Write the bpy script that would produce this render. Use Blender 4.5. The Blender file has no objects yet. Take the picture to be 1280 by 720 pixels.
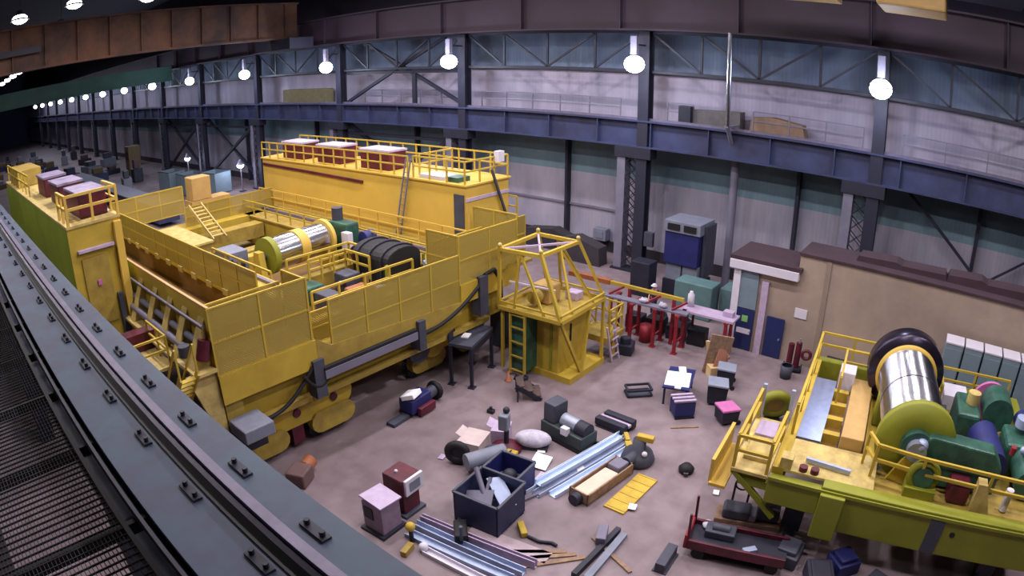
import bpy, math, random
from mathutils import Vector, Matrix
random.seed(7)
S = bpy.context.scene
COL = S.collection
PI = math.pi

# ---------------------------------------------------------------- camera, world, exposure
EYE = Vector((0, 0, 13.0))
YAW, PITCH = 0.683, 0.350
hd = Vector((math.cos(YAW), math.sin(YAW), 0))
fw = hd * math.cos(PITCH) - Vector((0, 0, 1)) * math.sin(PITCH)
rt = hd.cross(Vector((0, 0, 1))).normalized()
up = rt.cross(fw)
cd = bpy.data.cameras.new('camera')
cd.type = 'PANO'
cd.panorama_type = 'FISHEYE_EQUISOLID'
cd.sensor_fit = 'HORIZONTAL'
cd.sensor_width = 36.0
cd.sensor_height = 20.25
cd.fisheye_lens = 820.0 * 36.0 / 1280.0
cd.fisheye_fov = math.radians(180)
cd.clip_start = 0.05
cd.clip_end = 600
cam = bpy.data.objects.new('camera', cd)
COL.objects.link(cam)
cam.matrix_world = Matrix(((rt.x, up.x, -fw.x, EYE.x), (rt.y, up.y, -fw.y, EYE.y), (rt.z, up.z, -fw.z, EYE.z), (0, 0, 0, 1)))
S.camera = cam

W = bpy.data.worlds.new('world')
S.world = W
W.use_nodes = True
W.node_tree.nodes['Background'].inputs[0].default_value = (0.055, 0.05, 0.10, 1)
W.node_tree.nodes['Background'].inputs[1].default_value = 0.35

S.view_settings.view_transform = 'Standard'
S.view_settings.look = 'None'
S.view_settings.exposure = 0.0
S.view_settings.gamma = 1.0
S.view_settings.use_curve_mapping = False
try:
    S.cycles.use_denoising = True
    S.cycles.max_bounces = 5
    S.cycles.transparent_max_bounces = 24
    S.cycles.sample_clamp_indirect = 4
except Exception:
    pass

HIGH_BAY_POWER = 410     # ceiling lamps
FLOOD_POWER = 740        # column floodlights


# ---------------------------------------------------------------- materials
def lin(c):
    return tuple(((v / 255.0) / 12.92) if v / 255.0 <= 0.04045 else ((v / 255.0 + 0.055) / 1.055) ** 2.4 for v in c)


MATS = {}


def mat(name, rgb, rough=0.55, metal=0.0, var=0.18, scale=2.0, rgb2=None, bump=0.0, spec=0.5, coord='Object'):
    if name in MATS:
        return MATS[name]
    m = bpy.data.materials.new(name)
    m.use_nodes = True
    nt = m.node_tree
    b = nt.nodes['Principled BSDF']
    c = lin(rgb)
    c2 = lin(rgb2) if rgb2 else tuple(v * (1 - var) for v in c)
    tc = nt.nodes.new('ShaderNodeTexCoord')
    n = nt.nodes.new('ShaderNodeTexNoise')
    n.inputs['Scale'].default_value = scale
    n.inputs['Detail'].default_value = 5
    n.inputs['Roughness'].default_value = 0.65
    nt.links.new(tc.outputs[coord], n.inputs['Vector'])
    r = nt.nodes.new('ShaderNodeValToRGB')
    r.color_ramp.elements[0].position = 0.35
    r.color_ramp.elements[1].position = 0.68
    r.color_ramp.elements[0].color = (*c2, 1)
    r.color_ramp.elements[1].color = (*c, 1)
    nt.links.new(n.outputs['Fac'], r.inputs['Fac'])
    nt.links.new(r.outputs['Color'], b.inputs['Base Color'])
    b.inputs['Roughness'].default_value = rough
    b.inputs['Metallic'].default_value = metal
    b.inputs['Specular IOR Level'].default_value = spec
    if bump:
        bp = nt.nodes.new('ShaderNodeBump')
        bp.inputs['Strength'].default_value = bump
        nt.links.new(n.outputs['Fac'], bp.inputs['Height'])
        nt.links.new(bp.outputs['Normal'], b.inputs['Normal'])
    MATS[name] = m
    return m


def emit(name, rgb, strength):
    m = bpy.data.materials.new(name)
    m.use_nodes = True
    nt = m.node_tree
    nt.nodes.clear()
    e = nt.nodes.new('ShaderNodeEmission')
    e.inputs[0].default_value = (*rgb, 1)
    e.inputs[1].default_value = strength
    o = nt.nodes.new('ShaderNodeOutputMaterial')
    nt.links.new(e.outputs[0], o.inputs[0])
    MATS[name] = m
    return m


M_yel = mat('yellow_paint', (194, 164, 56), 0.6, var=0.22, scale=0.8)
M_yel2 = mat('yellow_paint_worn', (174, 148, 62), 0.6, rgb2=(144, 120, 54), scale=1.6)
M_gold = mat('yellow_orange_paint', (216, 178, 78), 0.5, var=0.12, scale=0.5)
M_lime = mat('lime_yellow_paint', (138, 140, 34), 0.6, var=0.2, scale=0.7)
M_green = mat('yellow_green_paint', (150, 166, 44), 0.5, var=0.3, scale=0.5)
M_cream = mat('cream_paint', (206, 184, 112), 0.6, rgb2=(170, 146, 88), scale=2.2)
M_tan = mat('tan_plate', (188, 152, 92), 0.6, var=0.15, scale=2)
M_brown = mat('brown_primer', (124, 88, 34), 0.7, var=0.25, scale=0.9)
M_navy = mat('girder_blue', (58, 66, 104), 0.6, rgb2=(44, 46, 76), scale=0.6)
M_dark = mat('dark_steel', (36, 36, 54), 0.6, var=0.35, scale=1.5)
M_col = mat('column_steel', (38, 38, 58), 0.6, var=0.3, scale=1.0)
M_colg = mat('column_grey', (120, 116, 136), 0.6, var=0.2, scale=1.0)
M_purple = mat('purple_beam', (42, 24, 42), 0.7, var=0.3, scale=0.4)
M_rust = mat('brown_bridge', (110, 74, 54), 0.8, rgb2=(62, 46, 44), scale=0.35)
M_greenbeam = mat('green_beam', (50, 96, 84), 0.6, var=0.3, scale=0.4)
M_teal = mat('teal_flange', (60, 80, 100), 0.6, rgb2=(58, 60, 82), scale=1.6, bump=0.05)
M_railst = mat('rail_steel', (120, 112, 134), 0.5, metal=0.3, var=0.25, scale=3)
M_black = mat('black_steel', (18, 17, 24), 0.6, var=0.3, scale=3)
M_grate = mat('dimmed_grating_steel', (16, 18, 28), 0.7, var=0.3, scale=3)  # near-black base colour stands in for the dim light on the walkway
M_chrome = mat('machined_steel', (216, 216, 226), 0.2, metal=1.0, var=0.1, scale=3)
M_steel = mat('bare_steel', (160, 166, 184), 0.4, metal=0.5, var=0.2, scale=3)
M_galv = mat('pale_steel', (170, 182, 212), 0.45, metal=0.2, var=0.2, scale=2)
M_grey = mat('grey_paint', (126, 130, 148), 0.6, var=0.2, scale=2)
M_dgrey = mat('dark_grey_paint', (70, 72, 88), 0.6, var=0.3, scale=2)
M_blue = mat('blue_paint', (34, 38, 104), 0.55, var=0.3, scale=2)
M_bdoor = mat('blue_door_paint', (30, 42, 96), 0.5, var=0.2, scale=2)
M_mar = mat('maroon_paint', (104, 22, 46), 0.5, rgb2=(62, 14, 32), scale=2)
M_red = mat('red_paint', (150, 30, 44), 0.55, var=0.35, scale=2)
M_orange = mat('orange_paint', (166, 98, 62), 0.55, var=0.25, scale=2)
M_white = mat('white_paint', (214, 208, 222), 0.6, var=0.08, scale=2)
M_lil0 = mat('faded_lilac', (150, 136, 164), 0.6, rgb2=(100, 90, 120), scale=1.5)
M_lilac = mat('lilac_plastic', (190, 170, 200), 0.6, var=0.2, scale=3)
M_paper = mat('paper', (250, 250, 255), 0.8, var=0.03, scale=2)
M_pink = mat('pink_plastic', (200, 110, 170), 0.6, var=0.2, scale=3)
M_grnm = mat('machine_green', (58, 104, 86), 0.4, rgb2=(36, 68, 60), scale=2)
M_grnc = mat('cabinet_green_grey', (96, 128, 132), 0.6, var=0.2, scale=1.5)
M_fridge = mat('cabinet_pale_grey', (120, 138, 152), 0.6, var=0.15, scale=1.5)
M_wood = mat('plywood', (158, 128, 104), 0.8, rgb2=(122, 96, 78), scale=5)
M_brn2 = mat('worn_dark_wood', (96, 78, 76), 0.8, var=0.3, scale=5)
M_beige = mat('beige_wall_paint', (172, 152, 136), 0.8, rgb2=(150, 132, 122), scale=0.4)
M_roofdk = mat('dark_roof_felt', (70, 50, 60), 0.9, var=0.3, scale=0.8)
M_base = mat('dark_wall_base', (52, 46, 56), 0.9, var=0.35, scale=0.6)
M_ceil = mat('dark_ceiling', (34, 28, 50), 0.9, var=0.3, scale=0.15)
M_rub = mat('rubber', (20, 18, 26), 0.7, var=0.2, scale=4)
M_skin = mat('skin', (196, 140, 116), 0.6, var=0.08, scale=4)
M_cloth = mat('dark_blue_cloth', (40, 44, 84), 0.9, var=0.25, scale=4)
M_tarp = mat('white_tarp', (205, 200, 215), 0.7, rgb2=(168, 162, 182), scale=5, bump=0.3)
E_lamp = emit('lamp_glow', (0.80, 0.86, 1.0), 14)
E_lampw = emit('lamp_glow_warm', (1.0, 0.93, 0.95), 10)


def noise_mix(nt, vec, scale, a, b, lo=0.4, hi=0.65, detail=6):
    n = nt.nodes.new('ShaderNodeTexNoise')
    n.inputs['Scale'].default_value = scale
    n.inputs['Detail'].default_value = detail
    nt.links.new(vec, n.inputs['Vector'])
    r = nt.nodes.new('ShaderNodeValToRGB')
    r.color_ramp.elements[0].position = lo
    r.color_ramp.elements[1].position = hi
    r.color_ramp.elements[0].color = (*lin(a), 1)
    r.color_ramp.elements[1].color = (*lin(b), 1)
    nt.links.new(n.outputs['Fac'], r.inputs['Fac'])
    return r.outputs['Color']


def concrete():
    m = bpy.data.materials.new('stained_concrete')
    m.use_nodes = True
    nt = m.node_tree
    b = nt.nodes['Principled BSDF']
    tc = nt.nodes.new('ShaderNodeTexCoord')
    a = noise_mix(nt, tc.outputs['Object'], 0.22, (128, 114, 118), (146, 131, 135))
    c = noise_mix(nt, tc.outputs['Object'], 1.3, (216, 208, 212), (255, 252, 255), 0.3, 0.6)
    mx = nt.nodes.new('ShaderNodeMix')
    mx.data_type = 'RGBA'
    mx.blend_type = 'MULTIPLY'
    mx.inputs[0].default_value = 0.8
    nt.links.new(a, mx.inputs[6])
    nt.links.new(c, mx.inputs[7])
    nt.links.new(mx.outputs[2], b.inputs['Base Color'])
    b.inputs['Roughness'].default_value = 0.6
    b.inputs['Specular IOR Level'].default_value = 0.35
    return m


def cladding(name, ca, cb, rib=1.2):
    m = bpy.data.materials.new(name)
    m.use_nodes = True
    nt = m.node_tree
    b = nt.nodes['Principled BSDF']
    tc = nt.nodes.new('ShaderNodeTexCoord')
    mp = nt.nodes.new('ShaderNodeMapping')
    mp.inputs['Scale'].default_value = (0.3, 0.55, 0.16)
    nt.links.new(tc.outputs['Object'], mp.inputs['Vector'])
    col = noise_mix(nt, mp.outputs['Vector'], 1.2, ca, cb, 0.32, 0.68)
    w = nt.nodes.new('ShaderNodeTexWave')
    w.bands_direction = 'Y'
    w.inputs['Scale'].default_value = rib
    nt.links.new(tc.outputs['Object'], w.inputs['Vector'])
    bp = nt.nodes.new('ShaderNodeBump')
    bp.inputs['Strength'].default_value = 0.15
    bp.inputs['Distance'].default_value = 0.05
    nt.links.new(w.outputs['Fac'], bp.inputs['Height'])
    nt.links.new(bp.outputs['Normal'], b.inputs['Normal'])
    nt.links.new(col, b.inputs['Base Color'])
    b.inputs['Roughness'].default_value = 0.7
    return m


def mesh_guard():
    """expanded metal: real see-through openings a few centimetres wide"""
    m = bpy.data.materials.new('expanded_metal_yellow')
    m.use_nodes = True
    nt = m.node_tree
    b = nt.nodes['Principled BSDF']
    b.inputs['Base Color'].default_value = (*lin((160, 138, 62)), 1)
    b.inputs['Roughness'].default_value = 0.6
    tc = nt.nodes.new('ShaderNodeTexCoord')
    last = None
    for k, rot in enumerate((0.6, -0.6)):
        mp = nt.nodes.new('ShaderNodeMapping')
        mp.inputs['Rotation'].default_value = (rot, rot, 0)
        nt.links.new(tc.outputs['Object'], mp.inputs['Vector'])
        w = nt.nodes.new('ShaderNodeTexWave')
        w.bands_direction = 'Z'
        w.inputs['Scale'].default_value = 5.5
        nt.links.new(mp.outputs['Vector'], w.inputs['Vector'])
        g = nt.nodes.new('ShaderNodeMath')
        g.operation = 'GREATER_THAN'
        g.inputs[1].default_value = 0.42
        nt.links.new(w.outputs['Fac'], g.inputs[0])
        if last is None:
            last = g.outputs[0]
        else:
            mn = nt.nodes.new('ShaderNodeMath')
            mn.operation = 'MAXIMUM'
            nt.links.new(last, mn.inputs[0])
            nt.links.new(g.outputs[0], mn.inputs[1])
            last = mn.outputs[0]
    nt.links.new(last, b.inputs['Alpha'])
    return m


def checker_plate():
    m = mat('checker_plate', (170, 176, 206), 0.3, metal=0.7, var=0.2, scale=4, bump=0.1)
    return m


M_floor = concrete()
M_mesh = mesh_guard()
M_chk = checker_plate()
M_clad_low = cladding('cladding_pale', (140, 138, 158), (170, 164, 180))
M_clad_mid = cladding('cladding_teal', (98, 122, 138), (116, 142, 154))
M_clad_up = cladding('cladding_upper', (142, 136, 158), (168, 160, 180))
M_clad_top = cladding('cladding_top_blue', (88, 100, 128), (108, 124, 148))


# ---------------------------------------------------------------- mesh building
class MB:
    def __init__(self):
        self.v, self.f, self.sm = [], [], []

    def add(self, vs, fs, smooth=False):
        o = len(self.v)
        self.v += [Vector(p) for p in vs]
        self.f += [tuple(i + o for i in q) for q in fs]
        self.sm += [smooth] * len(fs)
        return self

    def bx(self, x0, x1, y0, y1, z0, z1):
        if x0 > x1: x0, x1 = x1, x0
        if y0 > y1: y0, y1 = y1, y0
        if z0 > z1: z0, z1 = z1, z0
        return self.add([(x0, y0, z0), (x1, y0, z0), (x1, y1, z0), (x0, y1, z0), (x0, y0, z1), (x1, y0, z1), (x1, y1, z1), (x0, y1, z1)],
                        [(3, 2, 1, 0), (4, 5, 6, 7), (0, 1, 5, 4), (1, 2, 6, 5), (2, 3, 7, 6), (3, 0, 4, 7)])

    def rb(self, c, s, rz=0, rx=0, ry=0):
        """rotated box: centre, size"""
        m = Matrix.Translation(c) @ Matrix.Rotation(rz, 4, 'Z') @ Matrix.Rotation(ry, 4, 'Y') @ Matrix.Rotation(rx, 4, 'X')
        a, b, d = s[0] / 2, s[1] / 2, s[2] / 2
        vs = [m @ Vector(p) for p in [(-a, -b, -d), (a, -b, -d), (a, b, -d), (-a, b, -d), (-a, -b, d), (a, -b, d), (a, b, d), (-a, b, d)]]
        return self.add(vs, [(3, 2, 1, 0), (4, 5, 6, 7), (0, 1, 5, 4), (1, 2, 6, 5), (2, 3, 7, 6), (3, 0, 4, 7)])

    def bar(self, p, q, w, h=None):
        """rectangular bar between two points"""
        h = h or w
        p, q = Vector(p), Vector(q)
        d = (q - p)
        L = d.length
        if L < 1e-6: return self
        d.normalize()
        u = Vector((0, 0, 1)) if abs(d.z) < 0.95 else Vector((0, 1, 0))
        s = d.cross(u).normalized()
        u = s.cross(d).normalized()
        vs = []
        for e in (p, q):
            for a, b in ((-1, -1), (1, -1), (1, 1), (-1, 1)):
                vs.append(e + s * a * w / 2 + u * b * h / 2)
        return self.add(vs, [(0, 1, 2, 3), (7, 6, 5, 4), (4, 5, 1, 0), (5, 6, 2, 1), (6, 7, 3, 2), (7, 4, 0, 3)])

    def cyl(self, p, q, r, r2=None, n=16, caps=True):
        r2 = r if r2 is None else r2
        p, q = Vector(p), Vector(q)
        d = (q - p).normalized()
        u = Vector((0, 0, 1)) if abs(d.z) < 0.95 else Vector((1, 0, 0))
        s = d.cross(u).normalized()
        u = s.cross(d)
        vs = []
        for e, rr in ((p, r), (q, r2)):
            for i in range(n):
                a = 2 * PI * i / n
                vs.append(e + s * math.cos(a) * rr + u * math.sin(a) * rr)
        self.add(vs, [(i, (i + 1) % n, n + (i + 1) % n, n + i) for i in range(n)], True)
        if caps:
            self.add(vs, [tuple(range(n))[::-1], tuple(range(n, 2 * n))])
        return self

    def pipe(self, pts, r, n=8):
        for a, b in zip(pts[:-1], pts[1:]):
            self.cyl(a, b, r, n=n)
        return self

    def lathe(self, prof, c, axis=(0, 0, 1), n=24):
        """profile list of (along, radius) about AXIS through c"""
        d = Vector(axis).normalized()
        u = Vector((0, 0, 1)) if abs(d.z) < 0.95 else Vector((1, 0, 0))
        s = d.cross(u).normalized()
        u = s.cross(d)
        c = Vector(c)
        vs = []
        for h, r in prof:
            for i in range(n):
                a = 2 * PI * i / n
                vs.append(c + d * h + (s * math.cos(a) + u * math.sin(a)) * max(r, 1e-4))
        fs = []
        for k in range(len(prof) - 1):
            for i in range(n):
                fs.append((k * n + i, k * n + (i + 1) % n, (k + 1) * n + (i + 1) % n, (k + 1) * n + i))
        return self.add(vs, fs, True)

    def prism(self, poly, ax, a0, a1):
        """poly in the two other axes, extruded along ax ('x','y','z')"""
        def P(u, v, w):
            return {'x': (w, u, v), 'y': (u, w, v), 'z': (u, v, w)}[ax]
        n = len(poly)
        vs = [P(u, v, a0) for u, v in poly] + [P(u, v, a1) for u, v in poly]
        fs = [tuple(range(n)), tuple(range(2 * n - 1, n - 1, -1))]
        fs += [(i, (i + 1) % n, n + (i + 1) % n, n + i) for i in range(n)]
        return self.add(vs, fs)

    def torus(self, c, R, r, axis=(0, 0, 1), n=24, k=8):
        d = Vector(axis).normalized()
        u = Vector((0, 0, 1)) if abs(d.z) < 0.95 else Vector((1, 0, 0))
        s = d.cross(u).normalized()
        u = s.cross(d)
        c = Vector(c)
        vs = []
        for i in range(n):
            a = 2 * PI * i / n
            o = s * math.cos(a) + u * math.sin(a)
            for j in range(k):
                b = 2 * PI * j / k
                vs.append(c + o * (R + r * math.cos(b)) + d * r * math.sin(b))
        return self.add(vs, [(i * k + j, ((i + 1) % n) * k + j, ((i + 1) % n) * k + (j + 1) % k, i * k + (j + 1) % k) for i in range(n) for j in range(k)], True)

    def ball(self, c, r, n=14, m=8, sz=(1, 1, 1)):
        c = Vector(c)
        vs = []
        for j in range(m + 1):
            t = PI * j / m
            for i in range(n):
                a = 2 * PI * i / n
                vs.append(c + Vector((math.sin(t) * math.cos(a) * r * sz[0], math.sin(t) * math.sin(a) * r * sz[1], math.cos(t) * r * sz[2])))
        return self.add(vs, [(j * n + i, (j + 1) * n + i, (j + 1) * n + (i + 1) % n, j * n + (i + 1) % n) for j in range(m) for i in range(n)], True)

    def build(self, name, m, parent=None, world=False, bevel=0.0, label=None):
        me = bpy.data.meshes.new(name)
        vs = self.v
        if parent is not None and world:
            inv = PMAT[parent.name].inverted()
            vs = [inv @ p for p in vs]
        me.from_pydata([tuple(p) for p in vs], [], self.f)
        me.polygons.foreach_set('use_smooth', self.sm)
        me.materials.append(m)
        me.validate()
        import bmesh
        bm = bmesh.new()
        bm.from_mesh(me)
        bmesh.ops.recalc_face_normals(bm, faces=bm.faces)
        bm.to_mesh(me)
        bm.free()
        o = bpy.data.objects.new(name, me)
        COL.objects.link(o)
        if parent is not None:
            o.parent = parent
            if parent.name in PMAT:
                PMAT[o.name] = PMAT[parent.name]
        if bevel:
            md = o.modifiers.new('bevel', 'BEVEL')
            md.width = bevel
            md.segments = 2
            md.limit_method = 'ANGLE'
        if label: o['label'] = label
        return o


PMAT = {}


def thing(name, label, cat, loc=(0, 0, 0), rz=0, group=None):
    o = bpy.data.objects.new(name, None)
    o.empty_display_size = 0.3
    COL.objects.link(o)
    o.location = loc
    o.rotation_euler = (0, 0, rz)
    o['label'] = label
    o['category'] = cat
    if group: o['group'] = group
    PMAT[o.name] = Matrix.Translation(loc) @ Matrix.Rotation(rz, 4, 'Z')
    return o


def tag(o, label, cat, group=None, kind=None):
    o['label'] = label
    o['category'] = cat
    if group: o['group'] = group
    if kind: o['kind'] = kind
    return o


def one(name, mb, m, label, cat, base, rz=0, group=None, bevel=0.0):
    """a thing that is one mesh, built locally round its base"""
    o = mb.build(name, m, bevel=bevel)
    o.location = base
    o.rotation_euler = (0, 0, rz)
    return tag(o, label, cat, group)


def struct(name, mb, m, label=None):
    o = mb.build(name, m)
    o['kind'] = 'structure'
    if label: o['label'] = label
    return o


def dup(root, loc, rz=None, label=None):
    r = root.copy()
    COL.objects.link(r)
    r.location = loc
    if rz is not None: r.rotation_euler = (0, 0, rz)
    if label: r['label'] = label
    for ch in list(root.children):
        c = ch.copy()
        COL.objects.link(c)
        c.parent = r
        for g in list(ch.children):
            d = g.copy()
            COL.objects.link(d)
            d.parent = c
    return r


def rail_run(mb, pts, h=1.07, sp=1.3, r=0.035, mid=(0.55,), toe=0.0):
    """posts, top rail and mid rails along a polyline at deck level"""
    for a, b in zip(pts[:-1], pts[1:]):
        a, b = Vector(a), Vector(b)
        n = max(1, round((b - a).length / sp))
        for i in range(n + 1):
            p = a.lerp(b, i / n)
            w_ = r * 2 * random.uniform(0.94, 1.06)
            mb.bar(p, p + Vector((0, 0, h + random.uniform(-0.004, 0.004))), w_)
        for f in (h,) + tuple(h * q for q in mid):
            mb.bar(a + Vector((0, 0, f)), b + Vector((0, 0, f)), r * 2)
        if toe:
            mb.bar(a + Vector((0, 0, toe / 2)), b + Vector((0, 0, toe / 2)), 0.02, toe)
    return mb


def stair(mb, p, q, width, n, side, rail=0.9):
    """flight from p (bottom) to q (top); side = unit vector across"""
    p, q, side = Vector(p), Vector(q), Vector(side)
    for s in (-1, 1):
        o = side * s * width / 2
        mb.bar(p + o, q + o, 0.06, 0.2)
    for i in range(1, n):
        c = p.lerp(q, i / n)
        mb.bar(c - side * width / 2, c + side * width / 2, 0.22, 0.04)
    return mb


# ---------------------------------------------------------------- the hall
Y0, Y1, XW = -30, 262, 37.5
struct('floor', MB().bx(-12, XW + 0.3, Y0, Y1, -0.3, 0), M_floor)
struct('ceiling', MB().bx(-12, XW + 0.3, Y0, Y1, 26, 26.3), M_ceil)
struct('wall_far', MB().bx(XW, XW + 0.3, Y0, Y1, 0.75, 5.3), M_clad_low)
struct('trim_1', MB().bx(XW - 0.05, XW + 0.3, Y0, Y1, 0, 0.75), M_base)
struct('wall_far_middle', MB().bx(XW, XW + 0.3, Y0, Y1, 5.3, 9.0), M_clad_mid)
struct('wall_far_upper', MB().bx(XW, XW + 0.3, Y0, Y1, 9.0, 12.5), M_clad_up)
struct('wall_far_top', MB().bx(XW, XW + 0.3, Y0, Y1, 12.5, 16), M_clad_top)
struct('wall_far_gable', MB().bx(XW, XW + 0.3, Y0, Y1, 16, 26), M_ceil)
struct('wall_left', MB().bx(-12, XW, Y1, Y1 + 0.3, 0, 26), mat('end_wall', (60, 62, 92), 0.9, var=0.3, scale=0.05))
struct('wall_right', MB().bx(-12, XW, Y0 - 0.3, Y0, 0, 26), M_ceil)
struct('wall_near', MB().bx(-12.3, -12, Y0, Y1, 0, 26), M_ceil)
# horizontal girts and thin mullions on the far wall
mb = MB()
for y0, y1 in ((19.9, 32), (33.5, 47)):
    mb.bx(XW - 0.14, XW, y0, y1, 2.9, 3.04)
struct('trim_2', mb, M_colg)
mb = MB()
for y in (25.3, 9.0, -2.1, 40.5, 55.6, 71, 86.5, 101, 116):
    mb.bx(XW - 0.5, XW, y - 0.1, y + 0.1, 0, 9)
struct('trim_3', mb, M_col)
mb = MB().bx(XW - 0.2, XW, Y0, 200, 12.3, 12.55)
struct('trim_4', mb, M_dark)

BAYS = [4.15, 18.25, 32.9, 48.0, 63.6, 79.2, 94.2, 109.2, 124.2, 139.2, 154.2, 169.2, 184.2, 199.2, 214.2]


def column(y, label, group=None):
    t = thing('building_column', label, 'column', (35.0, y, 0), group=group)
    # main leg: H section
    for dx in (-0.3, 0.3):
        MB().bx(dx - 0.05, dx + 0.05, -0.35, 0.35, 0, 15).build('flange', M_col, t)
    MB().bx(-0.28, 0.28, -0.06, 0.06, 0, 15).build('web', M_col, t)
    MB().bx(-0.36, 0.4, 1.1, 1.65, 0, 7.86).build('outer_leg', M_colg, t, label='paler grey outer leg below the girder')
    mb = MB()
    z = 0.4
    s = 1
    while z < 7.0:
        for dx in (-0.3, 0.3):
            mb.bar((dx, 0.3, z), (dx, 1.15, z + 0.75), 0.09, 0.03)
            mb.bar((dx, 0.3, z + 0.75), (dx, 1.15, z), 0.09, 0.03)
        z += 0.8
    mb.build('lacing', M_col, t)
    MB().bx(-0.45, 0.45, -0.65, 1.8, 7.2, 7.86).build('corbel', M_dark, t)
    MB().bx(-0.5, 0.5, -0.5, 1.8, 0, 0.12).build('base_plate', M_dark, t)
    return t


clabels = {0: 'dark steel column behind the beige building, farthest right of the columns',
           1: 'dark laced steel column left of the blue cabinet, behind the red work stands',
           2: 'dark laced steel column behind the right end of the yellow machine house',
           3: 'dark steel column behind the left half of the machine house railing',
           4: 'dark steel column just left of the yellow machine house',
           5: 'dark steel column second left of the yellow machine house',
           6: 'dark steel column standing by the pale open bins far back'}
for i, y in enumerate(BAYS):
    column(y, clabels.get(i, 'distant dark steel column in the row along the far wall, left end of the hall'),
           'columns along the far wall' if i > 6 else None)

# runway girder along the far columns
g = thing('runway_girder', 'long dark blue crane runway girder crossing the far wall above the columns', 'girder', (35, 0, 7.86))
MB().bx(34.95, 35.05, Y0 + 2, 240, 7.9, 9.45).build('web', M_navy, g, True)
MB().bx(34.6, 35.4, Y0 + 2, 240, 9.42, 9.52).build('top_flange', M_navy, g, True)
MB().bx(34.6, 35.4, Y0 + 2, 240, 7.86, 7.95).build('bottom_flange', M_navy, g, True)
MB().bx(34.93, 35.07, Y0 + 2, 240, 9.52, 9.66).build('crane_rail', M_railst, g, True)
MB().bx(35.4, 37.0, Y0 + 2, 240, 9.4, 9.46).build('walkway', M_dark, g, True)
y = Y0 + 3
while y < 120:
    MB().bx(34.66, 35.34, y - 0.03, y + 0.03, 7.95, 9.42).build('stiffener', M_navy, g, True)
    y += 3.725
for a, b in ((-12, 2.9), (5.2, 11.8), (15.6, 17.3), (20.6, 32.2), (34, 46)):
    rail_run(MB(), [(36.1, a, 9.46), (36.1, b, 9.46)], 1.2, 2.4, 0.035).build('guard_rail', M_colg, g, True)

# upper purple beam
g2 = thing('upper_beam', 'deep dark purple beam running the whole length of the hall above the lattice', 'girder', (35, 0, 14.95))
MB().bx(34.55, 34.65, Y0 + 2, 240, 15.0, 17.4).build('web', M_purple, g2, True)
MB().bx(34.2, 35.0, Y0 + 2, 240, 14.95, 15.05).build('bottom_flange', M_purple, g2, True)
MB().bx(34.2, 35.0, Y0 + 2, 240, 17.4, 17.5).build('top_flange', M_purple, g2, True)
y = Y0 + 5
while y < 100:
    MB().bx(34.25, 34.55, y - 0.03, y + 0.03, 15.05, 17.4).build('stiffener', M_purple, g2, True)
    y += 7.45

# lattice between columns
lat_lab = ['dark steel lattice truss between the rightmost floodlight and the next to its left',
           'dark steel lattice truss between the two middle floodlights, above the bare railing',
           'dark steel lattice truss above the crossed wall brace',
           'dark steel lattice truss left of the crossed wall brace',
           'dark steel lattice truss above the left end of the machine house',
           'dark steel lattice truss left of the machine house, half in shadow',
           'dim steel lattice truss farthest left that can be made out']


def lattice(ya, yb, label):
    t = thing('lattice_truss', label, 'truss', (35.1, ya, 12.4))
    L = yb - ya
    MB().bx(-0.1, 0.1, 0.4, L - 0.4, 0, 0.16).build('bottom_chord', M_dark, t)
    MB().bx(-0.1, 0.1, 0.4, L - 0.4, 2.39, 2.55).build('top_chord', M_dark, t)
    n = 4
    d = L / n
    for i in range(1, n):
        MB().bx(-0.06, 0.06, i * d - 0.07, i * d + 0.07, 0.16, 2.39).build('vertical', M_dark, t)
    for i in range(n):
        a, b = i * d, (i + 1) * d
        if i == 0: a += 0.4
        if i == n - 1: b -= 0.4
        if i < n / 2:
            MB().bar((0, a, 2.4), (0, b, 0.15), 0.12, 0.12).build('diagonal', M_dark, t)
        else:
            MB().bar((0, a, 0.15), (0, b, 2.4), 0.12, 0.12).build('diagonal', M_dark, t)
    return t


lattice(-11, BAYS[0], 'dark steel lattice truss at the right edge, right of the rightmost floodlight')
for i in range(7):
    lattice(BAYS[i], BAYS[i + 1], lat_lab[i])

# crossed bracing, one bay wide
t = thing('wall_brace', 'large crossed steel brace between two floodlit columns above the girder', 'brace', (35.4, 33.3, 9.5))
MB().bar((35.4, 47.6, 9.6), (35.4, 35.2, 14.8), 0.25, 0.25).build('diagonal', M_dark, t, True)
MB().bar((35.55, 33.4, 9.6), (35.55, 45.2, 14.8), 0.25, 0.25).build('diagonal', M_dark, t, True)
MB().bx(35.3, 35.5, 33.2, 47.7, 12.05, 12.3).build('strut', M_dark, t, True)
MB().bx(35.3, 35.5, 38.5, 38.9, 9.5, 12.1).build('post', M_dark, t, True)
t = thing('wall_brace', 'thin slanting wall brace at the right edge above the beige building', 'brace', (36.6, -5, 3.8))
MB().bar((36.6, 2.3, 7.6), (36.6, -2.6, 3.6), 0.16, 0.16).build('diagonal', M_dark, t, True)
MB().bar((36.6, -6.8, 6.4), (36.6, -3.0, 3.6), 0.12, 0.12).build('diagonal', M_dark, t, True)
for ya, yb, lb in ((33.3, 47.5, 'steel cross brace under the girder behind the machine house roof railing'),
                   (64.5, 78.6, 'steel cross brace under the girder left of the machine house'),
                   (80.6, 93.6, 'steel cross brace under the girder beside the distant floodlit post')):
    t = thing('wall_brace', lb, 'brace', (35.3, ya, 0))
    MB().bar((35.3, ya, 7.6), (35.3, yb, 0.6), 0.3, 0.3).build('diagonal', M_dark, t, True)
    MB().bar((35.5, ya, 0.6), (35.5, yb, 7.6), 0.3, 0.3).build('diagonal', M_dark, t, True)
    MB().bx(35.2, 35.4, ya, yb, 6.7, 6.95).build('strut', M_dark, t, True)

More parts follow.
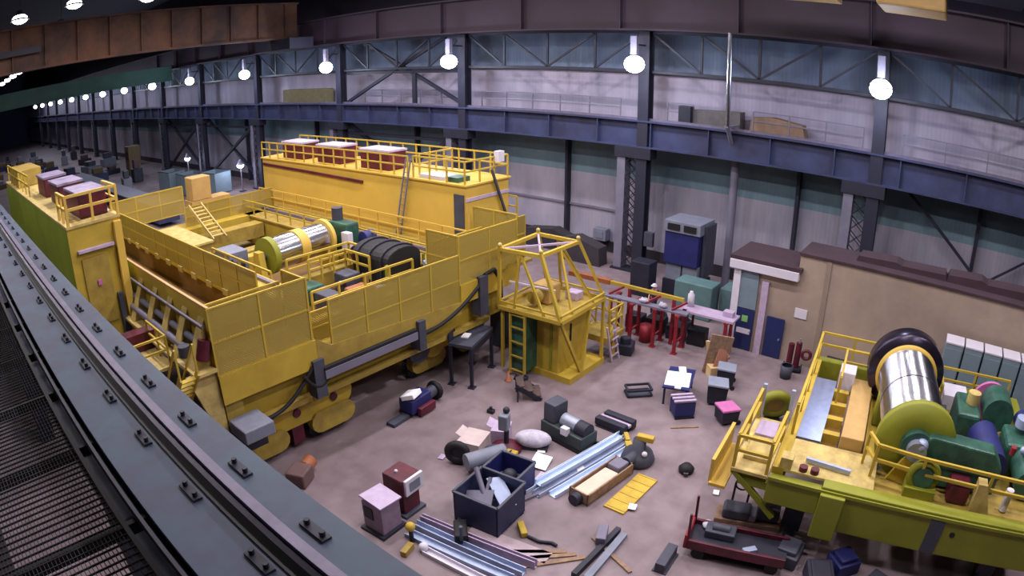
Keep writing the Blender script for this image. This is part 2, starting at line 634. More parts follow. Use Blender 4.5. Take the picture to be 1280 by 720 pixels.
# downpipe
mb = MB().cyl((35.9, 12.65, 1.4), (35.9, 12.65, 9.35), 0.26, n=16)
t = thing('service_pipe', 'tall shiny vertical pipe between the blue cabinet and the beige building', 'pipe', (35.9, 12.65, 0))
MB().cyl((0, 0, 0), (0, 0, 7.8), 0.24).build('lower_pipe', M_colg, t, label='dull grey lower pipe')
MB().cyl((-1.75, 0, 9.75), (-1.75, 0, 15), 0.15).build('upper_pipe', M_chrome, t, label='shiny upper pipe')
mb = MB()
mb.cyl((0, 0, 7.75), (-1.75, 0, 9.75), 0.13)
mb.bx(-1.9, 0.1, -0.1, 0.1, 9.7, 9.8)
mb.build('bracket', M_colg, t)

# covered loads on the far walkway
one('covered_crate', MB().prism([(-1.7, 0), (1.7, 0), (1.6, 0.85), (0.4, 0.98), (-1.5, 0.75)], 'x', -0.45, 0.45), mat('tan_canvas', (140, 112, 92), 0.9, var=0.3), 'low tan canvas covered crate on the walkway, right of the shiny pipe', 'crate', (36.55, 10.3, 9.46))
one('covered_crate', MB().prism([(-1.6, 0), (1.6, 0), (1.5, 0.9), (-1.6, 1.05)], 'x', -0.45, 0.45), mat('grey_canvas', (104, 98, 100), 0.9, var=0.3), 'grey brown canvas covered crate on the walkway, left of the shiny pipe', 'crate', (36.55, 14.2, 9.46))
one('electrical_box', MB().bx(-0.3, 0.3, -0.4, 0.4, 0, 1.1), M_dark, 'small dark electrical box on the walkway left of the covered crates', 'box', (36.0, 16.0, 9.46), bevel=0.03)
one('storage_bin', MB().bx(-0.5, 0.5, -4, 4, 0, 1.4), mat('olive_sheet', (120, 112, 84), 0.9, var=0.25), 'long olive sheeted bin on the walkway behind the floodlights', 'bin', (36.5, 56, 9.46), bevel=0.05)

# overhead bridge crane far left, and its green neighbour
t = thing('overhead_bridge', 'brown overhead crane bridge spanning the hall at upper left', 'crane', (11, 55, 15.5))
MB().bx(-11.99, 34.1, 53.8, 54.2, 16.0, 19.3).build('web', M_rust, t, True)
MB().bx(-11.5, 34.1, 53.4, 54.6, 15.9, 16.05).build('bottom_flange', M_rust, t, True)
MB().bx(-11.5, 34.1, 53.4, 54.6, 19.3, 19.45).build('top_flange', M_rust, t, True)
for k in range(15):
    MB().bx(-8 + k * 2.9, -7.9 + k * 2.9, 53.5, 53.8, 16.05, 19.3).build('stiffener', M_rust, t, True)
MB().bx(-2, 9, 53.1, 53.4, 17.2, 17.7).build('cable_channel', M_dark, t, True)
MB().bx(31.5, 34.1, 51, 57.5, 14.9, 15.9).build('end_carriage', M_dark, t, True)
t = thing('overhead_bridge', 'dark green overhead bridge beam behind and below the brown one', 'crane', (11, 84, 11))
MB().bx(-11.99, 34.3, 88, 88.6, 13.4, 15.4).build('web', M_greenbeam, t, True)
MB().bx(-11.5, 34.3, 87.6, 89.0, 13.3, 13.42).build('bottom_flange', M_greenbeam, t, True)
t = thing('overhead_trolley', 'tan crane trolley frame at the upper right corner, above the purple beam', 'crane', (28, 4, 16.8))
MB().bx(27, 30, 5.6, 9.6, 16.55, 17.3).build('side_frame', M_tan, t, True, 0.03)
MB().bx(27, 30, 0.6, 3.6, 16.4, 17.5).build('motor_housing', M_tan, t, True, 0.1)
MB().bx(26.5, 30.5, -3, 10.5, 17.5, 17.9).build('deck', M_dark, t, True)
for yy in (-2.2, 4.6, 10):
    MB().cyl((28.5, yy, 17.9), (28.5, yy, 26.1), 0.08, n=8).build('hanger', M_dark, t, True)


# ---------------------------------------------------------------- lamps
def floodlight(loc, label, power, group=None, pole=0, r=0.42):
    t = thing('floodlight', label, 'lamp', loc, group=group)
    MB().lathe([(0.55, 0.12), (0.35, 0.2), (0.18, r * 0.8), (0, r)], (0, 0, 0.1)).build('housing', M_colg, t)
    MB().ball((0, 0, 0.05), r * 0.98, sz=(1, 1, 0.85)).build('glow_lens', E_lamp, t)  # lens made oversized so the glowing globe also stands in for glare
    if pole:
        MB().cyl((0.05, 0, -loc[2]), (0.05, 0, -0.3), 0.07, n=10).build('post', M_colg, t)
        MB().bx(-0.3, 0.4, -0.3, 0.3, -loc[2], -loc[2] + 0.06).build('base', M_dark, t)
    else:
        MB().bx(-0.14, 0.14, -0.2, 0.2, 0.62, 1.7).build('ballast_box', M_colg, t, label='pale ballast box above the lamp')
        MB().bar((0, 0, 1.2), (1.3, 0, 1.2), 0.1).build('bracket', M_dark, t)
    if power:
        l = bpy.data.lights.new('lamp_light', 'POINT')
        l.energy = power
        l.color = (0.72, 0.8, 1.0)
        l.shadow_soft_size = 0.45
        lo = bpy.data.objects.new('lamp_light', l)
        COL.objects.link(lo)
        lo.parent = t
        lo.location = (-0.9, 0, -0.1)
    return t


fl_lab = ['brightest blue-white floodlight, rightmost on the columns', 'blue-white floodlight on the column above the blue cabinet',
          'blue-white floodlight on the column behind the right part of the machine house', 'blue-white floodlight above the left part of the machine house',
          'blue-white floodlight above the left corner of the machine house', 'floodlight straight above the distant lamp post by the pale bins',
          'floodlight first left of the one above the distant lamp post']
for i, y in enumerate(BAYS):
    floodlight((33.3, y - 0.1, 12.85), fl_lab[i] if i < 7 else 'distant floodlight in the dwindling row at the left end of the far wall',
               FLOOD_POWER if i < 15 else 0, 'distant row of floodlights' if i >= 7 else None, r=0.62)
floodlight((33.0, 81.0, 2.8), 'low floodlight on a post, left of the other low one', 250, pole=1, r=0.42)
floodlight((33.0, 65.2, 2.9), 'low floodlight on a post just left of the machine house', 250, pole=1, r=0.42)


def highbay_proto(loc, label, group):
    t = thing('high_bay_lamp', label, 'lamp', loc, group=group)
    MB().lathe([(0.9, 0.08), (0.85, 0.2), (0.5, 0.22), (0.4, 0.3), (0, 0.55)], (0, 0, 0)).build('reflector', M_dgrey, t)
    MB().ball((0, 0, 0.12), 0.46, sz=(1, 1, 0.9)).build('glow_lens', E_lampw, t)
    MB().cyl((0, 0, 0.85), (0, 0, 26.02 - loc[2]), 0.03, n=6).build('hanger', M_dark, t)
    return t


def highbay_light(parent, power):
    l = bpy.data.lights.new('lamp_light', 'AREA')
    l.shape = 'DISK'
    l.size = 0.95
    l.energy = power
    l.color = (1.0, 0.93, 0.96)
    lo = bpy.data.objects.new('lamp_light', l)
    COL.objects.link(lo)
    lo.parent = parent
    lo.location = (0, 0, -0.36)


hb = None
for x in (10.0, 18.5, 27.0):
    for k in range(7):
        y = -7 + k * 8.2
        if y > 46: continue
        lb = 'high bay ceiling lamp over the workshop floor'
        if hb is None:
            hb = highbay_proto((x, y, 20.0), lb, 'high bay lamps over the floor')
            cur = hb
        else:
            cur = dup(hb, (x, y, 20.0))
        highbay_light(cur, HIGH_BAY_POWER)
for y in (22, 34, 46):  # unseen extra row, added to brighten the green side of the electrical house
    c = dup(hb, (-1.0, y, 20.0))
    highbay_light(c, HIGH_BAY_POWER)
hb_seen = [((7.58, 56, 20.3), 'bright ceiling lamp nearest the upper left corner'), ((13.0, 64, 20.0), 'bright ceiling lamp, lower right of the upper left three'),
           ((12.6, 56, 20.9), 'bright ceiling lamp, topmost of the upper left three'), ((19.6, 56, 20.8), 'ceiling lamp cut by the top edge of the picture')]
for loc, lb in hb_seen:
    c = dup(hb, loc, label=lb)
    c['group'] = ''
    del c['group']
    c.scale = (1.6, 1.6, 1)
    highbay_light(c, HIGH_BAY_POWER)
for k, y in enumerate((120, 130, 141, 153, 166)):
    c = dup(hb, (17.2, y, 20.0), label='distant ceiling lamp in the slanting row at the left edge')
    c['group'] = 'slanting row of distant ceiling lamps'
    c.scale = (1.8, 1.8, 1)
for x in (8, 22):
    for y in (75, 105, 150):
        pass

# ---------------------------------------------------------------- near runway girder and walkway
g = thing('runway_girder', 'near crane runway girder with rail and clips sweeping across the lower left corner', 'girder', (1.65, 5, 7.8))
MB().bx(0.98, 2.31, -12, 240, 9.34, 9.40).build('top_flange', M_teal, g, True)
MB().bx(1.6, 1.68, -12, 240, 7.9, 9.34).build('web', M_navy, g, True)
MB().bx(1.0, 2.3, -12, 240, 7.82, 7.9).build('bottom_flange', M_navy, g, True)
prof = [(-0.085, 0), (0.085, 0), (0.085, 0.018), (0.018, 0.04), (0.018, 0.11), (0.052, 0.125), (0.052, 0.165), (-0.052, 0.165), (-0.052, 0.125), (-0.018, 0.11), (-0.018, 0.04), (-0.085, 0.018)]
MB().prism([(1.77 + u, 9.40 + v) for u, v in prof], 'y', -12, 240).build('crane_rail', M_railst, g, True, label='pale worn steel rail head')
MB().bx(1.57, 1.70, -12, 240, 9.40, 9.42).build('rail_shadow', M_black, g, True)  # flat black strip left of the rail, put in as its shadow
y = 2.5
k = 0
while y < 40:
    for sx, x0 in ((1, 2.05), (-1, 1.47)):
        mb = MB()
        mb.bx(x0 - 0.05, x0 + 0.05, y - 0.17, y + 0.17, 9.40, 9.425)
        for dy in (-0.11, 0.11):
            mb.cyl((x0, y + dy, 9.42), (x0, y + dy, 9.475), 0.028, n=6)
        mb.build('rail_clip', M_dark, g, True)
    y += 1.27
MB().bx(0.86, 0.9, -12, 120, 9.3, 9.42).build('edge_angle', M_dark, g, True)
t = thing('walkway_grating', 'dark steel grating walkway in the lower left corner beside the near girder', 'walkway', (0, 5, 8.7))
mb = MB()
x = -1.6
while x < 0.8:
    mb.bx(x - 0.004, x + 0.004, 0.5, 16, 8.70, 8.74)
    x += 0.05
mb.build('bearing_bars', M_grate, t, True)
mb = MB()
y = 0.5
while y < 16:
    mb.bx(-1.6, 0.8, y - 0.006, y + 0.006, 8.72, 8.745)
    y += 0.12
mb.build('cross_rods', M_grate, t, True)
MB().bx(-1.65, -1.58, 0.5, 120, 8.5, 8.8).build('stringer', M_black, t, True)
MB().bx(0.8, 0.86, 0.5, 120, 8.5, 8.8).build('stringer', M_black, t, True)
MB().bx(-1.6, 0.8, 16, 120, 8.68, 8.72).build('plate_section', M_black, t, True)
for yy in range(2, 17, 2):
    MB().bx(-1.6, 1.6, yy - 0.04, yy + 0.04, 8.55, 8.7).build('cross_bearer', M_black, t, True)
struct('wall_near_upper', MB().bx(-2.0, -1.8, -12, 240, 0, 8.6), M_black)
for y in (-4, 11, 26, 41, 56, 71, 86, 101):
    c = thing('building_column', 'steel column under the near runway girder', 'column', (1.65, y, 0), group='columns under the near girder')
    MB().bx(-0.35, 0.35, -0.3, 0.3, 0, 7.8).build('shaft', M_col, c)

# ================================================================ THE BIG YELLOW BRIDGE CRANE
A = thing('bridge_crane', 'huge yellow bridge crane frame standing on its wheel trucks at left', 'crane', (14, 17, 0))


def part(mb, name, m, parent=A, bevel=0.0, label=None):
    return mb.build(name, m, parent, True, bevel, label)


# front platform screens: mesh walls stepped down in the middle
def screen(x0, y0, x1, y1, z0, z1, parent=A, name='mesh_screen'):
    d = Vector((x1 - x0, y1 - y0, 0))
    L = d.length
    p0, p1 = Vector((x0, y0, 0)), Vector((x1, y1, 0))
    s = Vector((-d.y, d.x, 0)).normalized() * 0.01
    vs = [p0 - s + Vector((0, 0, z0)), p1 - s + Vector((0, 0, z0)), p1 - s + Vector((0, 0, z1)), p0 - s + Vector((0, 0, z1)),
          p0 + s + Vector((0, 0, z0)), p1 + s + Vector((0, 0, z0)), p1 + s + Vector((0, 0, z1)), p0 + s + Vector((0, 0, z1))]
    o = MB().add(vs, [(0, 1, 2, 3), (7, 6, 5, 4)]).build(name, M_mesh, parent, True)
    mb = MB()
    n = max(1, round(L / 1.5))
    for i in range(n + 1):
        p = p0.lerp(p1, i / n)
        mb.bar(p + Vector((0, 0, z0)), p + Vector((0, 0, z1 + random.uniform(0, 0.01))), random.uniform(0.05, 0.07))
    for z in (z0, z1, (z0 + z1) / 2):
        mb.bar(p0 + Vector((0, 0, z)), p1 + Vector((0, 0, z)), random.uniform(0.05, 0.065))
    mb.build('screen_frame', M_yel, o, True)
    return o


screen(6.9, 17, 10.5, 17, 4.3, 6.45)
screen(10.5, 17, 10.5, 18.5, 4.3, 6.4)
screen(11.3, 17, 17.6, 17, 3.4, 5.45)
screen(17.6, 17, 21.2, 17, 4.2, 6.2)
screen(17.6, 17, 17.6, 18.8, 4.2, 6.2)
screen(21.2, 17, 21.2, 19.5, 4.2, 6.4)
# second row of screens inside the front walkways gives the doubled look
screen(7.4, 18.6, 10.4, 18.6, 4.3, 6.0)
screen(11.4, 18.4, 17.6, 18.4, 3.4, 4.6)
screen(17.7, 18.8, 21, 18.8, 4.2, 5.6)
# front platform decks and beams
part(MB().bx(6.9, 10.6, 17, 18.7, 4.15, 4.3), 'front_platform', M_yel2)
part(MB().bx(11.0, 17.6, 17, 18.5, 3.25, 3.4), 'front_platform', M_yel2)
part(MB().bx(17.6, 21.2, 17, 18.9, 4.05, 4.2), 'front_platform', M_yel2)
part(MB().bx(6.88, 10.6, 16.93, 16.99, 3.3, 4.28), 'fascia', M_yel)
part(MB().prism([(10.6, 3.3), (10.6, 4.3), (11.2, 3.9), (17.6, 3.5), (17.6, 3.0), (11.6, 2.9)], 'y', 16.92, 16.985), 'fascia', M_yel2)
part(MB().prism([(17.6, 3.4), (17.6, 4.2), (21.2, 4.2), (21.2, 3.4)], 'y', 16.93, 16.99), 'fascia', M_yel)
part(MB().bx(7.2, 20.8, 17.5, 18.7, 2.0, 3.3), 'end_carriage', M_yel, bevel=0.06)
part(MB().bx(8.4, 19.6, 17.2, 17.5, 2.0, 2.2), 'carriage_lip', M_yel2)
part(MB().bx(6.95, 7.6, 17.1, 17.9, 2.4, 4.2), 'corner_post', M_yel2)
part(MB().bx(10.3, 10.75, 16.8, 17.3, 2.2, 3.6), 'buffer_bracket', M_dgrey, label='dark grey bracket plate on the front beam')
# cable tray and hoses on the front
part(MB().bar((10.7, 16.9, 3.0), (15.0, 16.9, 3.0), 0.35, 0.3), 'cable_tray', M_colg)
part(MB().bar((10.7, 16.85, 3.2), (15.0, 16.85, 3.2), 0.2, 0.12), 'cable_bundle', M_rub)


def sag(a, b, drop, n=10):
    a, b = Vector(a), Vector(b)
    return [a.lerp(b, i / n) - Vector((0, 0, drop * 4 * (i / n) * (1 - i / n))) for i in range(n + 1)]


part(MB().pipe(sag((8.0, 16.9, 2.3), (10.3, 16.9, 3.4), 0.4), 0.07), 'hose', M_rub)
part(MB().pipe(sag((9.9, 16.85, 3.2), (11.0, 16.85, 3.0), 0.45), 0.07), 'hose', M_rub)
part(MB().pipe(sag((15.0, 16.9, 2.9), (18.6, 16.9, 3.9), 0.35) + [Vector((19.0, 16.9, 4.3)), Vector((19.6, 16.9, 4.4)), Vector((20.0, 16.9, 3.8)), Vector((20.1, 16.9, 2.2))], 0.08), 'hose', M_rub)
part(MB().bx(15.1, 15.45, 16.75, 17.3, 2.3, 3.5), 'buffer_bracket', M_dgrey)
part(MB().bx(18.6, 19.1, 16.8, 17.3, 2.6, 4.3), 'buffer_bracket', M_dgrey)
part(MB().bx(6.9, 8.0, 15.9, 17.0, 2.3, 2.75), 'junction_box', M_grey, bevel=0.04, label='grey junction box at the front left corner')
part(MB().bx(7.0, 8.0, 16.6, 17.4, 1.6, 2.3), 'box_bracket', M_dark)


# wheel trucks: equaliser beam with two bogies each
def round_poly(x0, x1, z0, z1, n=6):
    r = (z1 - z0) / 2
    pts = []
    for i in range(n + 1):
        a = -PI / 2 + PI * i / n
        pts.append((x1 - r + math.cos(a) * r, (z0 + z1) / 2 + math.sin(a) * r))
    for i in range(n + 1):
        a = PI / 2 + PI * i / n
        pts.append((x0 + r + math.cos(a) * r, (z0 + z1) / 2 + math.sin(a) * r))
    return pts


def truck(x0, x1, ya, lb=None):
    e = part(MB().prism(round_poly(x0, x1, 0.95, 2.15), 'y', ya, ya + 0.9), 'equaliser_beam', M_yel, bevel=0.03)
    mid = (x0 + x1) / 2
    for xx in (x0 + 0.9, mid, x1 - 0.9):
        part(MB().cyl((xx, ya - 0.06, 1.5), (xx, ya + 0.02, 1.5), 0.16), 'pin', M_mar, e)
    for c in (x0 + 1.05, x1 - 1.05):
        b = part(MB().prism(round_poly(c - 1.0, c + 1.0, 0.35, 1.2), 'y', ya - 0.12, ya + 0.25), 'bogie_frame', M_yel2)
        part(MB().prism(round_poly(c - 1.0, c + 1.0, 0.35, 1.2), 'y', ya + 0.7, ya + 1.05), 'bogie_frame', M_yel2)
        for s in (-0.52, 0.52):
            part(MB().cyl((c + s, ya + 0.28, 0.42), (c + s, ya + 0.68, 0.42), 0.42, n=24), 'wheel', M_dark)
    part(MB().bx(mid - 0.25, mid + 0.25, ya + 0.1, ya + 0.8, 0.2, 1.1), 'rail_sweep', M_mar)


truck(7.3, 12.4, 17.7)
truck(15.9, 20.8, 18.4)
truck(7.3, 12.4, 37.0)
truck(15.9, 20.8, 37.0)
part(MB().cyl((17.1, 18.05, 1.6), (17.1, 18.35, 1.6), 0.65, n=24), 'brake_disc', M_yel)
part(MB().cyl((16.2, 18.0, 1.6), (16.2, 18.4, 1.6), 0.6, n=24), 'drive_motor', M_dgrey)
part(MB().bx(13.8, 15.4, 18.7, 19.8, 1.3, 1.9), 'drive_gearbox', M_orange, bevel=0.08, label='orange brown drive gearbox under the front beam')

# left main girder, its trough and outer wall
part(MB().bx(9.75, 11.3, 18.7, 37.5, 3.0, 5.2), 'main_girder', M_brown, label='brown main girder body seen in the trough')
part(MB().bx(9.55, 11.4, 18.7, 37.5, 5.2, 5.3), 'girder_flange', M_yel)
screen(9.6, 18.7, 9.6, 36.2, 5.3, 6.5)
for k in range(11):  # pale blocks along the screen toe stand in for lit patches
    part(MB().bx(9.50, 9.58, 19.5 + k * 1.5, 19.95 + k * 1.5, 5.12, 5.36), 'lit_patch', M_cream)
part(MB().bx(6.9, 7.05, 17, 37.5, 4.3, 6.4), 'outer_wall', M_yel)
part(MB().bar((6.95, 17, 6.45), (6.95, 37.5, 6.45), 0.1), 'hand_rail', M_tan)
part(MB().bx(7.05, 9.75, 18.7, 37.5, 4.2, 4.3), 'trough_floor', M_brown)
# outer ledge with pipes and plates
part(MB().bx(6.1, 6.9, 16.9, 37, 4.5, 4.6), 'outer_walkway', M_cream)
part(MB().pipe([(6.75, 17.2, 5.9), (6.75, 36, 5.9)], 0.05), 'conduit', M_colg)
part(MB().pipe([(6.7, 17.4, 5.3), (6.7, 33, 5.3)], 0.11), 'conduit', M_grey)
part(MB().pipe([(6.5, 18.2, 4.95), (6.5, 27, 4.95)], 0.14), 'conduit', M_colg)
for y in (17.3, 18.6, 19.9, 21.4, 23, 24.8):
    part(MB().prism([(6.9, 4.6), (6.9, 6.1), (6.35, 4.9), (6.2, 4.6)], 'y', y, y + 0.45), 'gusset', M_cream, bevel=0.02)
part(MB().cyl((6.3, 18.0, 4.85), (6.3, 18.0, 5.2), 0.2), 'valve', M_dgrey)
part(MB().cyl((6.55, 17.2, 4.9), (6.75, 17.2, 5.5), 0.22), 'valve', M_mar)
part(MB().prism([(6.9, 2.2), (6.9, 4.5), (5.9, 4.5), (6.3, 3.2)], 'y', 17.1, 17.3), 'bracket_plate', M_cream)

# lower side platform with rails and a ladder
part(MB().bx(4.4, 6.2, 19.0, 22.6, 4.15, 4.25), 'side_platform', M_cream)
part(rail_run(MB(), [(4.5, 22.5, 4.25), (4.5, 19.1, 4.25), (6.1, 19.1, 4.25), (6.1, 21.0, 4.25)], 1.0, 1.1, 0.035), 'guard_rail', M_yel)
part(MB().bx(5.0, 6.3, 20.9, 21.5, 4.25, 4.9), 'floor_cabinet', M_mar)
part(MB().bx(4.3, 5.3, 17.4, 18.6, 2.8, 3.7), 'cable_reel_box', M_blue)
mb = MB()
stair(mb, (5.75, 18.3, 2.9), (5.75, 16.5, 4.9), 0.6, 9, (1, 0, 0))
for s in (-0.3, 0.3):
    mb.bar((5.75 + s, 18.3, 3.8), (5.75 + s, 16.5, 5.8), 0.06)
    mb.bar((5.75 + s, 18.3, 2.9), (5.75 + s, 18.3, 3.8), 0.06)
    mb.bar((5.75 + s, 16.5, 4.9), (5.75 + s, 16.5, 5.8), 0.06)
part(mb, 'ladder', M_yel)

# left electrical house (green side, yellow end)
h = part(MB().bx(4.4, 6.6, 24.1, 46, 3.0, 8.4), 'electrical_house', M_green)
part(MB().bx(4.4, 6.6, 24.0, 24.12, 2.9, 8.4), 'end_wall', M_yel, h)
part(MB().bx(4.8, 5.9, 23.92, 24.0, 4.6, 7.2), 'access_panel', M_yel2, h)
part(MB().bx(4.7, 6.2, 23.8, 24.0, 7.45, 7.55), 'lintel', M_lilac, h)
part(MB().bx(5.3, 5.45, 23.86, 23.92, 6.1, 6.3), 'notice', M_pink, h)
part(MB().bx(6.0, 6.2, 23.8, 24.0, 3.6, 5.6), 'conduit', M_dgrey, h)
part(MB().bx(6.3, 6.6, 23.75, 24.0, 3.0, 8.3), 'corner_post', M_gold, h)
part(MB().bx(4.38, 6.65, 23.95, 46, 8.4, 8.5), 'roof', M_cream, h)
part(rail_run(MB(), [(4.6, 45.5, 8.5), (4.6, 35, 8.5)], 1.07, 1.6, 0.04), 'guard_rail', M_yel, h)
part(rail_run(MB(), [(4.5, 25.8, 8.5), (4.5, 24.05, 8.5), (6.6, 24.05, 8.5), (6.6, 26.0, 8.5)], 1.07, 1.1, 0.05), 'guard_rail', M_gold, h)
for y0, y1 in ((24.8, 27.4), (29.0, 31.4), (33, 35.4)):
    v = part(MB().bx(5.2, 6.4, y0, y1, 8.5, 9.4), 'vent_unit', M_mar, h, 0.05)
    part(MB().bx(5.15, 6.45, y0 - 0.05, y1 + 0.05, 9.4, 9.5), 'vent_cap', M_lil0, h)
part(MB().bx(4.6, 6.2, 40, 44.5, 8.5, 9.5), 'vent_unit', M_yel2, h, 0.05)

# machine house at the back
h = part(MB().bx(21.0, 24.0, 19.75, 38.1, 3.3, 7.3), 'machine_house', M_gold)
part(MB().bx(20.9, 24.1, 19.65, 38.2, 7.3, 7.38), 'roof', M_gold, h)
part(MB().bar((20.95, 38.0, 6.95), (20.95, 27.2, 6.75), 0.1, 0.14), 'edge_trim', M_mar, h)
part(rail_run(MB(), [(21.0, 38.1, 7.38), (21.0, 23.6, 7.38)], 1.0, 1.05, 0.035), 'guard_rail', M_yel, h)
part(rail_run(MB(), [(21.0, 23.2, 7.38), (21.0, 19.8, 7.38), (24.0, 19.8, 7.38), (24.0, 38, 7.38)], 1.05, 1.05, 0.035), 'guard_rail', M_yel, h)
part(rail_run(MB(), [(21.6, 23.4, 7.38), (23.9, 23.4, 7.38)], 1.05, 1.05, 0.035), 'guard_rail', M_yel, h)
for y0, y1 in ((33.8, 36.2), (29.9, 32.2), (25.6, 28.0)):
    v = part(MB().bx(21.5, 22.7, y0, y1, 7.38, 8.35), 'cooling_unit', M_mar, h, 0.04)
    part(MB().bx(21.45, 22.75, y0 - 0.05, y1 + 0.05, 8.35, 8.45), 'unit_cap', M_lilac, h)
part(MB().bx(21.2, 22.2, 21.4, 23.0, 7.38, 7.55), 'roof_hatch', M_white, h)
part(MB().bx(21.2, 22.0, 20.4, 21.1, 7.38, 7.6), 'roof_box', M_grnm, h)
part(MB().bx(20.93, 21.0, 19.85, 20.45, 4.9, 6.9), 'door', M_dgrey, h, label='grey door at the right end')
mb = MB()
for dy in (0, 0.35):
    mb.bar((20.85, 24.2 + dy, 4.2), (20.85, 23.2 + dy, 8.3), 0.06)
for k in range(11):
    z = 4.3 + k * 0.33
    yy = 24.2 - (z - 4.2) * 0.244
    mb.bar((20.85, yy, z), (20.85, yy + 0.35, z), 0.03)
part(mb, 'roof_ladder', M_colg, h)
part(MB().bx(21.0, 24.0, 19.7, 19.75, 6.6, 6.75), 'end_ledge', M_lilac, h)
part(MB().bar((22.6, 19.6, 7.9), (23.9, 19.6, 5.0), 0.1), 'stay_pipe', M_dgrey, h)
part(MB().bx(23.0, 23.4, 19.5, 19.8, 8.2, 8.7), 'beacon', M_white, h)
part(rail_run(MB(), [(24.1, 19.3, 5.3), (24.1, 21.5, 5.3)], 1.1, 1.1, 0.035), 'guard_rail', M_yel, h)
screen(21.2, 19.2, 24.6, 19.2, 3.6, 5.4)
screen(24.6, 19.2, 24.6, 21, 3.2, 5.2)
part(MB().bx(21.2, 24.7, 18.8, 21, 3.1, 3.25), 'landing', M_yel2)

# right main girder and its walkway in front of the machine house
part(MB().bx(18.3, 20.0, 18.9, 37.5, 2.6, 4.3), 'main_girder', M_yel)
part(MB().bx(18.2, 20.9, 18.9, 37.8, 4.3, 4.4), 'girder_flange', M_yel2)
part(rail_run(MB(), [(20.4, 37.8, 4.4), (20.4, 19.2, 4.4)], 1.07, 1.5, 0.035), 'guard_rail', M_gold)
part(rail_run(MB(), [(18.4, 36.5, 4.4), (18.4, 19.2, 4.4)], 0.8, 1.5, 0.035), 'guard_rail', M_yel)
part(MB().bx(19.55, 19.7, 19.2, 37.5, 4.4, 4.55), 'trolley_rail', M_railst)
part(MB().bx(11.0, 11.15, 19.0, 37.3, 5.3, 5.42), 'trolley_rail', M_railst)
# rear platforms, screens and stair
screen(9.6, 36.2, 14.2, 36.2, 5.3, 6.9)
screen(14.2, 36.2, 20.5, 36.2, 4.4, 5.6)
part(MB().bx(11.4, 20.2, 35.4, 37.6, 3.0, 4.4), 'rear_beam', M_yel)
part(MB().bx(14.9, 16.2, 36.3, 37.4, 5.8, 7.2), 'rear_cabinet', M_tan, bevel=0.05)
part(MB().bx(14.8, 17.5, 36.3, 37.5, 4.4, 5.8), 'rear_cabinet_base', M_tan)
mb = MB()
stair(mb, (14.6, 32.2, 4.3), (14.6, 35.4, 5.8), 0.8, 10, (1, 0, 0))
part(mb, 'stair', M_cream)
part(MB().bx(11.4, 13.2, 30, 35.2, 4.8, 4.9), 'rear_landing', M_cream)
part(MB().bx(11.4, 18.2, 33.6, 34.6, 3.4, 4.2), 'cross_beam', M_yel2)
part(MB().bx(11.4, 18.2, 29.4, 30.2, 3.0, 4.0), 'cross_beam', M_yel2)

# ---------------------------------------------------------------- trolley on the crane
B = thing('hoist_trolley', 'yellow hoist trolley with a steel rope drum inside the big crane frame', 'trolley', (14.8, 25, 3.2))


def bp(mb, name, m, bevel=0.0, label=None, parent=None):
    return mb.build(name, m, parent or B, True, bevel, label)


bp(MB().bx(11.6, 18.0, 19.0, 19.5, 3.3, 3.9), 'frame_beam', M_yel)
bp(MB().bx(11.6, 18.0, 27.8, 28.4, 3.3, 4.2), 'frame_beam', M_yel)
bp(MB().bx(11.6, 12.1, 19.5, 27.8, 3.3, 4.2), 'side_beam', M_yel)
bp(MB().bx(17.4, 18.0, 19.5, 27.8, 3.3, 4.0), 'side_beam', M_yel)
bp(MB().bx(12.1, 17.4, 23.2, 23.7, 3.3, 4.0), 'cross_beam', M_yel2)
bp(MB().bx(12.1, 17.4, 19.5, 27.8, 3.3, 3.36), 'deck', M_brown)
DX = Vector((0.97, 0.12, 0.0)).normalized()
c0 = Vector((13.3, 24.7, 5.0))


def dpt(s): return c0 + DX * s


d = bp(MB().cyl(dpt(0.3), dpt(3.4), 0.74, n=40), 'rope_drum', M_chrome, label='shiny grooved steel rope drum')
bp(MB().cyl(dpt(0.0), dpt(0.3), 0.84, n=40), 'drum_flange', M_lime, parent=d)
bp(MB().cyl(dpt(1.6), dpt(2.1), 0.78, n=40), 'drum_band', M_gold, parent=d)
bp(MB().cyl(dpt(3.4), dpt(3.6), 0.88, n=40), 'drum_flange', M_gold, parent=d)
bp(MB().cyl(dpt(-0.4), dpt(4.1), 0.15), 'drum_shaft', M_dgrey, parent=d)
for s in (-0.35, 3.9):
    p = dpt(s)
    bp(MB().prism([(p.y - 0.55, 3.36), (p.y + 0.55, 3.36), (p.y + 0.22, 5.3), (p.y - 0.22, 5.3)], 'x', p.x - 0.15, p.x + 0.15), 'drum_pedestal', M_yel)
bp(MB().bx(12.2, 13.2, 26.2, 27.7, 4.2, 5.1), 'control_cabinet', M_grey, 0.03, 'pale grey control cabinet')
bp(MB().bx(13.2, 13.28, 26.4, 27.5, 4.3, 5.0), 'cabinet_door', M_blue)
bp(MB().cyl((12.2, 25.9, 4.6), (12.7, 25.9, 4.6), 0.3), 'brake_drum', M_dark)
bp(MB().bx(17.5, 18.3, 24.2, 25.7, 4.0, 5.6), 'gearbox', M_grnm, 0.1, 'green gearbox at the drum end')
bp(MB().cyl((17.9, 25.4, 5.6), (17.9, 25.4, 6.2), 0.28), 'motor', M_dgrey)
bp(MB().bx(17.2, 17.5, 23.7, 24.2, 4.5, 5.3), 'terminal_box', M_white)
bp(MB().cyl((17.2, 23.2, 4.4), (18.2, 23.2, 4.4), 0.42), 'motor', M_mar)
bp(MB().cyl((18.0, 23.6, 4.9), (18.6, 23.6, 4.9), 0.35), 'motor', M_blue)
bp(MB().pipe([(14.2, 21.3, 4.0), (17.2, 21.9, 4.0)], 0.14), 'drive_shaft', M_chrome)
